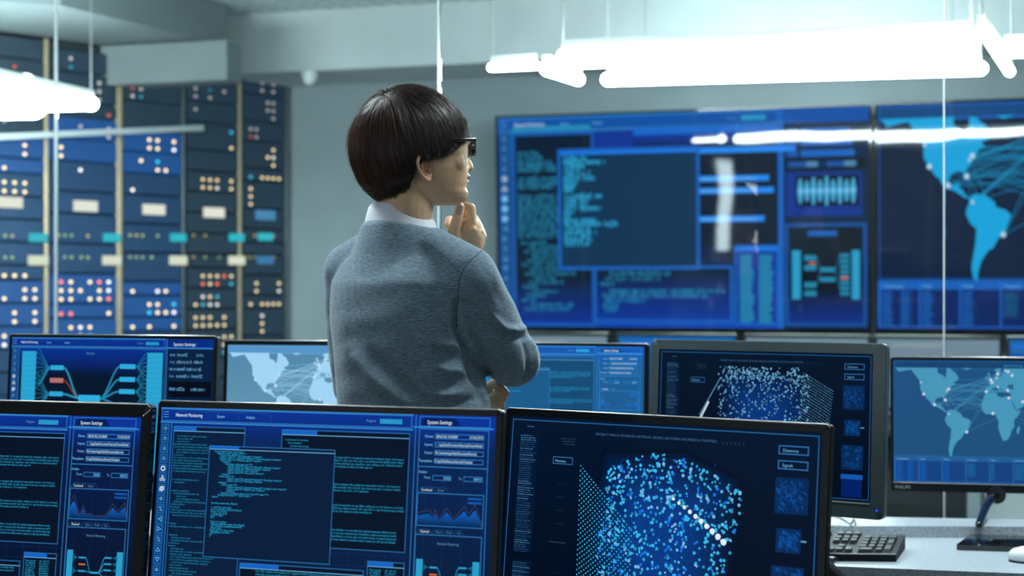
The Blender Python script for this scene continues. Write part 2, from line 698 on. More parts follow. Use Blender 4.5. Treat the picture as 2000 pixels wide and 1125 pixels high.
BLUE = np.array(lin((20, 110, 215)))
LINE = np.array(lin((45, 122, 192)))
LIGHT = np.array(lin((120, 195, 245)))
CYAN = np.array(lin((45, 175, 225)))
WHITE = np.array(lin((225, 240, 250)))
DARK = np.array(lin((2, 16, 38)))
NAVY = np.array(lin((4, 30, 62)))
TOPB = np.array(lin((6, 50, 150)))
ORNG = np.array(lin((235, 110, 50)))

POPUP = [
    (0, '<form method="post" name="get">'), (1, '<fieldset name="group" id="7">'),
    (2, '<option value="0"> File Decryption </option>'), (2, '<option value="1" selected="selected"> Data decryption </option>'),
    (2, '<option value="2"> Disk Encryption </option>'), (3, '</select>'), (4, '<heading: calibration id="1">'),
    (5, '<option value="4" selected="selected"> Normal </option>'), (5, '<option value="6"> Base description </option>'),
    (5, '<option value="8"> Low </option>'), (5, '<option value="9"> Recursive </option>'), (3, '</select>'),
    (2, '<select name="2">'), (5, '<option value="6" selected="selected"> Encoding </option>'),
    (5, '<option value="5"> Recoding </option>'), (2, '</select>'), (3, '<select name="6">'),
    (5, '<option value="2" selected="selected"> e-Signal code </option>'), (5, '<option value="3"> Attach code </option>'),
    (5, '</select>'), (3, '<heading: checkbox name="row" value="5" state=""/>'), (2, '<background value="1" value="5px"/>'),
    (0, '</form>'), (0, ''), (0, ''), (0, 'function authorize_filter()'), (0, ''), (0, '-- rule for exit edit'),
    (0, 'port = connect_to(authorization)'), (0, 'if port == remote'), (0, '-- close the port'), (0, 'node = "line"'), (0, 'end'),
    (0, ''), (0, 'if port == number'), (0, ' debug("publisher, open the display)'), (0, ' user_request_available(password)'),
    (0, ' return pass'), (0, 'elseif port == "hex" then'), (0, ' debug(open the file)'), (0, 'end'), (0, '}')]


def flow_diagram(ui, x0, y0, x1, y1, detail=1.0, orange=ORNG):
    """two blue columns joined by branching links"""
    W_, H_ = x1 - x0, y1 - y0
    X = lambda u: x0 + u * W_
    Y = lambda v: y0 + v * H_
    bw = 0.105
    for a, b in ((0, bw), (1 - bw, 1)):
        ui.rect(X(a), Y(0), X(b), Y(1), CYAN * 0.85, 3)
        for k in range(1, 26):
            ui.rect(X(a), Y(k / 26), X(b), Y(k / 26) + H_ * 0.006, CYAN * 0.45, 4)
    nl = [0.14, 0.27, 0.40, 0.72, 0.86]
    nr = [0.12, 0.24, 0.36, 0.49, 0.60, 0.74, 0.87]
    t = H_ * 0.028
    mid = [0.42, 0.62]
    for i, v in enumerate(nl):
        c = orange * 0.8 if i == 1 else CYAN * 0.8
        ui.line([(X(.22), Y(v)), (X(.34), Y(v))], t * 1.1, c, 5)
        if i != 1:
            for k in range(5):
                ui.line([(X(bw), Y(v + (k - 2) * .035)), (X(.17), Y(v)), (X(.22), Y(v))], t * .25, CYAN * .5, 4)
            m_ = mid[0 if i < 3 else 1]
            ui.line([(X(.34), Y(v)), (X(.36), Y(v + (m_ - v) * .12)), (X(.42), Y(m_ - (m_ - v) * .12)), (X(.45), Y(m_))], t * .5, CYAN * .65, 4)
    for i, v in enumerate(nr):
        c = orange * 0.8 if i == 4 else CYAN * 0.8
        ui.line([(X(.68), Y(v)), (X(.80), Y(v))], t * 1.1, c, 5)
        for k in range(4):
            ui.line([(X(1 - bw), Y(v + (k - 1.5) * .03)), (X(.85), Y(v)), (X(.80), Y(v))], t * .25, CYAN * .5, 4)
        m_ = mid[0 if i < 4 else 1]
        ui.line([(X(.68), Y(v)), (X(.66), Y(v + (m_ - v) * .12)), (X(.60), Y(m_ - (m_ - v) * .12)), (X(.57), Y(m_))], t * .5, CYAN * .65, 4)
    for m_ in mid:
        ui.line([(X(.44), Y(m_)), (X(.58), Y(m_))], t * 1.2, CYAN * .85, 5)
    ui.disc(X(.40), Y(.52), t * .8, LIGHT * .8, 5)
    ui.disc(X(.62), Y(.52), t * .8, LIGHT * .8, 5)


def settings_panel(ui, graph=0):
    g = ui
    g.rect(1228, 0, 1600, 60, TOPB * 1.0, 1)
    g.frame(1256, 6, 1575, 48, 3, LINE, 3)
    g.poly([(1264, 45), (1268, 22), (1282, 13), (1418, 13), (1432, 24), (1440, 45)][::-1], TOPB * .35, 3)
    g.tfit(1292, 1404, 37, 'System Settings', 16, WHITE, 5)
    g.rect(1228, 48, 1590, 54, LINE * 1.2, 3)
    g.rect(1238, 0, 1242, 900, LINE * .8, 3)
    g.frame(1256, 56, 1572, 890, 4, LINE * .8, 2)
    rows = [('Date:', '384.65.762 .24.768/89', '01/06/2018'), ('Input:', '..\\appData/Document/Security/Powerd/Initial', ''),
            ('Output:', 'W:/.network/appTable/Document/Security', ''), ('Template:', 'F:/.app/Table/Execute/Security/Template', '')]
    for i, (a, b, c) in enumerate(rows):
        y = 76 + i * 33
        lw = 62 if i == 3 else 38
        g.tfit(1322 - lw, 1322, y + 16, a, 11.5, LIGHT, 5)
        g.frame(1330, y, 1550, y + 21, 2.5, LINE * 1.1, 4)
        x0_, x1_ = [(1336, 1432), (1346, 1542), (1334, 1520), (1334, 1502)][i]
        g.rect(1333, y + 3, x1_ + 3, y + 18, LINE * .35, 3)
        g.tfit(x0_, x1_, y + 16, b, 11.5, WHITE * .85, 5)
        if c:
            g.rect(1482, y + 3, 1547, y + 18, LINE * .35, 3)
            g.tfit(1486, 1544, y + 16, c, 11.5, WHITE * .75, 5)
    g.rect(1256, 208, 1572, 212, LINE * .9, 3)
    g.tfit(1262, 1300, 236, 'Analyze', 11.5, LIGHT * .9, 5)
    g.tfit(1288, 1318, 258, 'From:', 11, LIGHT * .8, 5)
    g.frame(1326, 243, 1410, 264, 2.5, LINE, 4)
    g.rect(1374, 246, 1407, 261, LINE * .35, 3)
    g.tfit(1376, 1405, 259, '2018.8', 11, LIGHT, 5)
    g.tfit(1444, 1458, 258, 'To:', 11, LIGHT * .8, 5)
    g.frame(1466, 243, 1550, 264, 2.5, LINE, 4)
    g.rect(1508, 246, 1547, 261, LINE * .35, 3)
    g.tfit(1511, 1544, 259, '4007.5', 11, LIGHT, 5)
    g.tfit(1278, 1326, 308, 'Combined', 11.5, WHITE * .9, 5)
    g.tfit(1350, 1380, 308, 'Optics', 11, LIGHT * .45, 5)
    g.line([(1264, 313), (1270, 298), (1282, 292), (1330, 292), (1342, 312)], 2, LINE * .5, 3)
    g.line([(1330, 292), (1390, 294), (1402, 313)], 2, LINE * .4, 3)
    g.frame(1260, 314, 1560, 448, 3.5, LINE * .9, 4)
    if graph == 0:
        pk = [(0, .62), (.18, .52), (.24, .68), (.28, .5), (.33, .8), (.45, .42), (.55, .74), (.6, .66), (.72, .34), (.79, .6), (.88, .28), (.94, .6), (1, .95)]
    else:
        pk = [(0, .5), (.07, .2), (.12, .5), (.18, .9), (.24, .55), (.3, .86), (.36, .8), (.44, .9), (.5, .88), (.56, .86), (.62, .9), (.68, .7), (.75, .45), (.85, .7), (.9, .55), (.96, .4), (1, .85)]
    X = lambda u: 1264 + u * 292
    Y = lambda v: 318 + v * 126
    for (a, b), (c, d) in zip(pk[:-1], pk[1:]):
        ca, cb, c0 = BLUE * (1 - b * .8), BLUE * (1 - d * .8), BLUE * .10
        pts = np.array([[X(a), Y(b * .75 + .25)], [X(c), Y(d * .75 + .25)], [X(c), 444], [X(a), 444]])
        g.items.append((pts, [[3, 2, 1, 0]], g.col(np.array([ca, cb, c0, c0])), 2))
        g.line([(X(a), Y(b)), (X(c), Y(d))], 2, ORNG * .06 + LIGHT * .09, 3)
    g.rect(1488, 328, 1550, 336, BLUE * .6, 3)
    g.rect(1488, 344, 1550, 352, BLUE * .6, 3)
    for i, (t_, x, w_) in enumerate((('General', 1280, 40), ('Optics', 1348, 28), ('Node', 1398, 24), ('Log', 1446, 16))):
        g.tfit(x, x + w_, 474, t_, 11, WHITE * .9 if i == 0 else LIGHT * .4, 5)
        g.line([(x - 14, 479), (x - 8, 462), (x + w_, 460), (x + w_ + 16, 479)], 2, LINE * .4, 3)
    g.frame(1258, 480, 1558, 886, 4, LINE * .8, 4)
    g.tfit(1360, 1456, 520, 'Network Monitoring', 11, LIGHT * .5, 5)
    flow_diagram(g, 1268, 580, 1550, 800)
    g.rect(1244, 780, 1600, 900, DARK * 1.0, 1, TOPB * .8)


def window(g, x0, y0, x1, y1, fill, lay, tab=0.32, hdr=20):
    g.rect(x0, y0, x1, y1, fill, lay)
    g.rect(x0, y0, x0 + (x1 - x0) * tab, y0 + hdr, BLUE * .8, lay + 1)
    g.frame(x0, y0, x1, y1, 3, LINE * .85, lay + 2)
    g.rect(x0, y0 + hdr, x1, y0 + hdr + 3, LIGHT * .75, lay + 2)


def toolbar(g):
    g.rect(0, 60, 52, 900, BLUE * .28, 1)
    g.rect(56, 60, 61, 900, LINE * .8, 2)
    for i in range(19):
        y = 72 + i * 43
        g.frame(10, y, 46, y + 37, 3.5, LINE * .8, 3)
        cx, cy = 28, y + 18
        k = i % 19
        c = WHITE if 4 <= k <= 6 else LIGHT * .8
        if k < 4:
            th = np.arange(9) / 8 * 2 * math.pi
            g.line(np.stack([cx + 9 * np.cos(th), cy + 9 * np.sin(th)], 1), 2, LIGHT * .5, 4)
            g.poly([(cx - 5, cy), (cx + 4, cy - 5), (cx + 4, cy + 5)], c, 4)
        elif k == 4:
            th = np.arange(7) / 6 * 2 * math.pi
            g.line(np.stack([cx + 10 * np.cos(th), cy + 10 * np.sin(th)], 1), 4.5, c, 4)
        elif k == 5:
            for dx, dy in ((0, -7), (-7, 5), (7, 5)):
                th = np.arange(9) / 8 * 2 * math.pi
                g.line(np.stack([cx + dx + 5 * np.cos(th), cy + dy + 5 * np.sin(th)], 1), 2.5, c, 4)
        elif k == 6:
            g.frame(cx - 6, cy - 10, cx + 11, cy + 6, 3, c, 4)
            g.frame(cx - 11, cy - 5, cx + 6, cy + 11, 3, c, 5)
        elif k in (7, 14):
            g.disc(cx, cy, 9, LIGHT * .45, 4, 12)
        elif k in (8, 11):
            g.text(cx, cy + 10, '%', 22, c, 4, align='c')
        elif k in (9, 10, 12, 13):
            q = {9: [(9, -9), (-9, 0), (9, 9), (9, -9)], 10: [(-9, -9), (9, 0), (-9, 9), (-9, -9)],
                 12: [(0, -9), (10, 8), (-10, 8), (0, -9)], 13: [(0, 9), (10, -8), (-10, -8), (0, 9)]}[k]
            g.line([(cx + a, cy + b) for a, b in q], 3, c, 4)
        elif k == 15:
            g.line([(cx + 8, cy - 7), (cx - 6, cy - 7), (cx - 9, cy), (cx - 6, cy + 6), (cx + 8, cy + 6)], 3.5, c, 4)
        elif k == 16:
            g.line([(cx - 8, cy - 7), (cx + 6, cy - 7), (cx + 9, cy), (cx + 6, cy + 6), (cx - 8, cy + 6)], 3.5, c, 4)
        else:
            g.line([(cx + 4, cy - 10), (cx - 4, cy + 10)], 5, c, 4)


def app_base(g, base_top=None, base_bot=None, mid=None):
    mid = NAVY if mid is None else mid
    g.rect(0, 0, 1600, 150, TOPB * 1.0, 0, mid * .9 + TOPB * .15)
    g.rect(0, 150, 1600, 760, mid * .9 + TOPB * .15, 0, mid * .8)
    g.rect(0, 760, 1600, 900, mid * .8, 0, TOPB * .9)
    for x in range(90, 1600, 86):
        g.rect(x, 64, x + 2, 860, TOPB * .35 + mid, 1)
    for y in range(96, 880, 48):
        g.rect(62, y, 1226, y + 2, TOPB * .3 + mid, 1)


def topbar(g):
    g.rect(0, 0, 1228, 6, LINE * 1.2, 2)
    g.frame(4, 4, 1222, 58, 4, LINE * .9, 3)
    g.rect(0, 60, 1228, 66, LINE * 1.1, 3)
    for k in range(3):
        g.rect(16, 18 + k * 11, 40, 20 + k * 11, LIGHT * .8, 4)
    g.tfit(76, 212, 38, 'Network Monitoring', 16, WHITE, 5)
    g.tfit(286, 324, 38, 'System', 12.5, LIGHT, 5)
    g.tfit(430, 474, 38, 'Analysis', 12.5, LIGHT, 5)
    g.line([(250, 56), (246, 30), (236, 14)], 1.5, LINE * .5, 4)
    g.line([(400, 56), (394, 30), (384, 14)], 1.5, LINE * .5, 4)
    g.line([(560, 56), (552, 26), (536, 14), (80, 14)], 1.5, LINE * .5, 4)
    g.tfit(1010, 1054, 36, 'Progress', 11, LIGHT * .6, 5)
    for k in range(9):
        g.rect(1074 + k * 11.5, 22, 1084 + k * 11.5, 42, CYAN * .8, 4)


def app_code(g, graph=0, mid=None, bold=False):
    ts = 1.6 if bold else 1.0
    app_base(g, mid=mid)
    topbar(g)
    toolbar(g)
    r = random.Random(11)
    mid = NAVY if mid is None else mid
    # left listing
    window(g, 70, 78, 430, 898, mid * .95, 2)
    y = 124
    ind = 0
    while y < 890:
        if r.random() < 0.13:
            y += 13
            ind = 0
        else:
            ind = max(0, min(5, ind + r.choice([-1, 0, 0, 1])))
            L = min(r.uniform(40, 330), 410 - 82 - ind * 12)
            g.scribble(80 + ind * 12, y, L * .85, 7.6 * ts, CYAN * (.62 if not bold else .8), 5)
        y += 11.5 * (1 if not bold else 1.35)
    # upper right window
    window(g, 610, 78, 1216, 560, DARK, 2, tab=.28)
    for i, L in enumerate((110, 60, 90, 45, 100)):
        g.scribble(630 + (i % 3) * 12, 124 + i * 13, L, 9 * ts, CYAN * .7, 5)
    for y0, n, wd in ((190, 4, 490), (300, 3, 480), (362, 1, 30), (385, 3, 500), (520, 0, 0)):
        for k in range(n):
            g.scribble(700, y0 + k * 12.5, wd * (1 if k < n - 1 else .7), 9.5 * ts, CYAN * (.75 if not bold else 1.0), 5)
    for k in range(4):
        g.scribble(700, 486 + k * 13, 470, 9.5 * ts, CYAN * .75, 5)
    # lower middle window
    window(g, 440, 640, 1030, 868, DARK, 2)
    for y0, n, xx, wd in ((674, 2, 520, 480), (712, 1, 510, 60), (722, 1, 540, 260), (752, 1, 500, 90), (780, 3, 520, 460), (822, 2, 500, 300)):
        for k in range(n):
            g.scribble(xx, y0 + k * 13, wd, 9.5 * ts, CYAN * .75, 5)
    # lower right columns
    window(g, 1046, 600, 1216, 868, DARK, 2, tab=.7)
    for k in range(22):
        g.scribble(1058, 640 + k * 10.2, 48, 10 * ts, CYAN * .75, 5)
        g.scribble(1130, 640 + k * 10.2, 48, 10 * ts, CYAN * .75, 5)
    # pop-up
    window(g, 258, 156, 872, 626, mid * .9, 7, tab=.24, hdr=14)
    y = 184
    for ind, t_ in POPUP:
        if t_ and not bold:
            g.tfit(284 + ind * 14, 284 + ind * 14 + len(t_) * 4.75, y, t_, 8.2, CYAN * 1.1, 11)
        elif t_:
            g.scribble(280 + ind * 12, y, len(t_) * 4.6, 13, CYAN * 1.0, 11)
        y += 8.7
    settings_panel(g, graph)


def app_flow(g):
    app_base(g)
    topbar(g)
    toolbar(g)
    g.rect(66, 70, 1224, 880, DARK * 1.3, 2)
    g.rect(66, 70, 1224, 250, TOPB * .9, 3, DARK * 1.3)
    g.frame(64, 68, 1226, 890, 5, LINE * .7, 3)
    g.text(640, 108, 'General', 15, LIGHT * .6, 6, align='c')

    def C2(x, y):
        return (x, y)
    for x0, x1 in ((90, 205), (1090, 1210)):
        g.rect(x0, 92, x1, 880, CYAN * .85, 4)
        for k in range(1, 24):
            g.rect(x0, 92 + k * 33, x1, 94 + k * 33, CYAN * .55, 5)
    def node(x0, x1, y, c=CYAN * .9, t=34):
        g.rect(x0, y - t / 2, x1, y + t / 2, c, 6)
        g.frame(x0, y - t / 2, x1, y + t / 2, 3, c * 1.3, 7)
    def curve(a, b, t, c, lay=5):
        n = 14
        pts = []
        for i in range(n + 1):
            s_ = i / n
            e = s_ * s_ * (3 - 2 * s_)
            pts.append((a[0] + (b[0] - a[0]) * s_, a[1] + (b[1] - a[1]) * e))
        g.line(pts, t, c, lay)
    Ls = [(200, None), (285, ORNG * .5), (375, None), (600, None), (700, None)]
    for y, c in Ls:
        node(325, 430, y, CYAN * .9 if c is None else c + LIGHT * .15, 30)
        my = 400 if y < 500 else 560
        curve((430, y), (565, my), 14 if c is None else 8, CYAN * .6 if c is None else ORNG * .35, 5)
        if c is None:
            for k in range(9):
                curve((205, y + (k - 4) * 34), (325, y), 4, CYAN * .45, 4)
            curve((230, y + 110), (325, y), 14, CYAN * .5, 4)
    node(560, 730, 400, CYAN * 1.0, 42)
    node(560, 730, 560, CYAN * 1.0, 42)
    for y in (185, 270, 350, 440, 540, 640, 740):
        node(880, 1000, y, CYAN * .95, 30)
        my = 400 if y < 500 else 560
        curve((730, my), (880, y), 12, CYAN * .55, 5)
        for k in range(7):
            curve((1000, y), (1090, y + (k - 3) * 30), 4, CYAN * .45, 4)
    g.disc(478, 480, 26, CYAN * .7, 6, 6)
    g.disc(770, 480, 26, CYAN * .7, 6, 6)
    g.rect(500, 477, 745, 483, ORNG * .15, 4)
    # settings
    g.rect(1240, 0, 1600, 900, NAVY, 1)
    g.rect(1228, 0, 1600, 60, TOPB * 1.1, 1)
    g.rect(1236, 0, 1243, 900, LINE * .8, 3)
    g.text(1290, 44, 'System Settings', 20, WHITE, 5)
    g.rect(1228, 56, 1590, 64, LINE * 1.3, 3)
    for i in range(4):
        y = 92 + i * 46
        g.scribble(1266, y + 20, 36, 22, LIGHT * .8, 5)
        g.scribble(1320, y + 21, 190 if i else 90, 24, LIGHT * .8, 5)
        if not i:
            g.scribble(1470, y + 21, 55, 24, LIGHT * .8, 5)
    g.rect(1260, 275, 1585, 380, DARK * .4, 3)
    g.scribble(1270, 336, 110, 26, LIGHT * .7, 5)
    g.scribble(1430, 336, 110, 26, LIGHT * .7, 5)
    for k in range(3):
        for j in range(44):
            g.rect(1270 + k * 100, 400 + j * 11, 1270 + k * 100 + 50 + g.r.random() * 24, 408 + j * 11, BLUE * .8, 4)


LANDS = [
    # North America
    [(-168, 66), (-162, 58), (-152, 59), (-140, 60), (-132, 55), (-124, 49), (-124, 40), (-118, 34), (-112, 27), (-107, 24), (-105, 20), (-97, 16), (-91, 14), (-86, 11), (-82, 8.5), (-78, 8), (-80, 10), (-83, 12), (-84, 15.5), (-88, 16), (-87, 21), (-91, 19), (-95, 18.5), (-98, 22), (-97, 27), (-92, 29.5), (-85, 30), (-82.5, 28), (-80.5, 25.3), (-81, 31), (-76, 35), (-74, 40), (-70, 42), (-67, 45), (-61, 45.5), (-65, 49), (-59, 50), (-56, 53), (-62, 58), (-66, 59), (-70, 61), (-77, 62), (-78, 56), (-80, 52), (-83, 55), (-92, 57), (-94, 60), (-92, 66), (-110, 68), (-140, 70), (-160, 71)],
    # South America
    [(-78, 8), (-72, 11.5), (-62, 10.5), (-52, 5), (-50, 0), (-40, -3), (-35, -7), (-39, -15), (-41, -22), (-48, -26), (-53, -33), (-58, -35), (-62, -39), (-65, -42), (-67, -46), (-69, -51), (-68, -55), (-73, -52), (-75, -46), (-73, -38), (-71, -30), (-70, -18), (-76, -14), (-81, -5), (-79, 1), (-77, 4)],
    # Africa
    [(-10, 36), (-6, 35.5), (3, 37), (10, 37), (11, 33), (19, 30.5), (25, 32), (32, 31), (35, 27), (39, 18), (43, 11.5), (51, 12), (48, 5), (41, -2), (39, -7), (40.5, -14), (35, -20), (33, -27), (28, -33), (20, -35), (17.5, -30), (14, -22), (12, -15), (13, -6), (9, 0), (9, 4), (4, 6.3), (-4, 5), (-9, 5), (-13.5, 9), (-17, 14.5), (-16.5, 22), (-13, 28)],
    # Eurasia
    [(-9, 37), (-9, 43.5), (-1.5, 44), (-4.5, 48.5), (2, 51), (8, 54), (9, 57), (14, 54.5), (21, 55), (24, 59), (30, 60), (22, 61), (24, 65), (18, 62), (17, 58), (13, 55.5), (10, 59), (5, 60), (12, 67), (25, 71), (60, 70), (100, 77), (140, 73), (178, 69), (178, 65), (163, 60), (157, 52), (155, 60), (142, 59), (137, 54), (140, 48), (130, 42), (129, 35), (126, 37), (121, 39), (118, 38), (122, 31), (119, 25), (110, 20), (106, 18), (109, 12), (104, 9), (100, 13), (104, 2), (99, 8), (97, 16), (91, 22), (86, 20), (80, 14), (77, 8), (73, 18), (67, 25), (57, 26), (52, 28), (49, 30), (54, 25), (59, 22), (54, 17), (44, 12.5), (42, 17), (35, 28), (34, 32), (36, 36.5), (27, 37), (29, 41), (40, 41), (38, 47), (31, 46.5), (28, 42), (24, 40), (22.5, 37), (19, 42), (13, 45.5), (18, 40), (15.5, 38), (10, 44), (3, 43), (0, 39), (-5, 36)],
    # Britain, Greenland, Iceland, Madagascar, Australia, Japan, Indonesia
    [(-5, 50), (1, 51), (-1, 54), (-3, 58.5), (-6, 57), (-3, 54), (-5, 52)],
    [(-10, 51.5), (-6, 52), (-6, 55), (-9.5, 54)],
    [(-50, 66), (-43, 60), (-32, 68), (-20, 72), (-55, 72)],
    [(-24, 65.5), (-19, 63.5), (-14, 65), (-20, 66.5)],
    [(44, -24), (47, -25), (50, -16), (49, -12), (44, -17)],
    [(114, -22), (122, -18), (131, -12), (136, -12), (140, -17), (142.5, -11), (147, -19), (153, -27), (150, -37), (140, -38), (131, -32), (116, -35)],
    [(130, 32), (136, 34), (141, 36), (142, 43), (145, 44), (140, 41), (136, 37)],
    [(95, 5), (104, -3), (106, -6), (98, 0)], [(109, 1), (117, 6), (118, 0), (114, -4)], [(131, -1), (141, -3), (150, -10), (138, -8)],
]
CITIES = [(-123, 48, 1), (-118, 34, 2), (-99, 19, 2), (-80, 26, 2), (-74, 40.7, 2), (-77, 38, 1), (-74, 4.6, 1), (-43, -23, 2), (-8, 38, 2), (0, 51.5, 2), (2, 48.8, 2), (10, 53, 1), (12, 57, 2), (25, 60, 1), (30, 59, 2), (37, 55.7, 2), (12, 44, 1), (29, 40, 2), (31, 30, 2), (3, 6.5, 2), (55, 25, 2), (77, 28, 2), (103, 1, 2), (116, 40, 2), (139, 35.7, 2), (151, -33, 2), (72, 19, 1)]


def app_map(g, land, sea, top, sea2=None, linec=None):
    linec = LINE if linec is None else linec
    sea2 = sea if sea2 is None else sea2
    g.rect(0, 0, 1600, 900, sea, 0, sea2)
    g.rect(0, 0, 1600, 62, top, 1)
    g.frame(6, 6, 1594, 62, 4, linec * .7, 2)
    g.text(830, 42, 'General Monitoring', 13, CYAN, 4)
    g.frame(6, 62, 1594, 700, 4, linec * .5, 2)

    def XY(lo, la):
        la = max(-75, min(61.5, la))
        my = math.log(math.tan(math.pi / 4 + R(la) / 2))
        return (735 + lo * 4.28, 415 - my * 262)
    for i, L in enumerate(LANDS):
        pts = [XY(lo, la) for lo, la in L]
        g.poly(pts, land, 3)
    cen = [(c, XY(c[0], c[1])) for c in CITIES]
    rr = random.Random(5)
    for i in range(len(cen)):
        for _ in range(4):
            j = rr.randrange(len(cen))
            if i != j:
                g.line([cen[i][1], cen[j][1]], 1.6, land * 1.25 * .75 + sea * .25, 5)
    for (lo, la, s_), (x, y) in cen:
        g.disc(x, y, 4 + 4.5 * s_, land * .6 + WHITE * .25, 6, 12)
        g.disc(x, y, 2 + 3 * s_, WHITE * .95, 7, 10)
    # table strip
    g.rect(0, 705, 1600, 900, sea * .5 + TOPB * .35, 3)
    g.rect(8, 708, 1592, 740, linec * .55, 4)
    xs = list(range(8, 1600, 177))
    heads = ['Commentary', 'Node', 'Global', 'Frequency', 'Type', 'Linked Location', 'Survey', 'Status', 'Index']
    for i, x in enumerate(xs):
        g.rect(x, 706, x + 5, 890, linec * .9, 5)
        g.text(x + 14, 732, heads[i % 9], 13, LIGHT, 6)
        n = rr.choice([10, 12, 13])
        if i in (0, 1, 2):
            for k in range(26):
                g.rect(x + 12, 746 + k * 5.4, x + 45 + rr.random() * 22, 750.5 + k * 5.4, BLUE * .55, 5)
                if i == 0:
                    g.rect(x + 95, 746 + k * 5.4, x + 125 + rr.random() * 22, 750.5 + k * 5.4, BLUE * .55, 5)
        else:
            for k in range(n):
                g.scribble(x + 14, 756 + k * 10, [0, 0, 0, 60, 22, 110, 80, 70, 50][i % 9], 8.5, CYAN * .6, 5)
    g.frame(2, 704, 1598, 892, 5, linec * .7, 5)


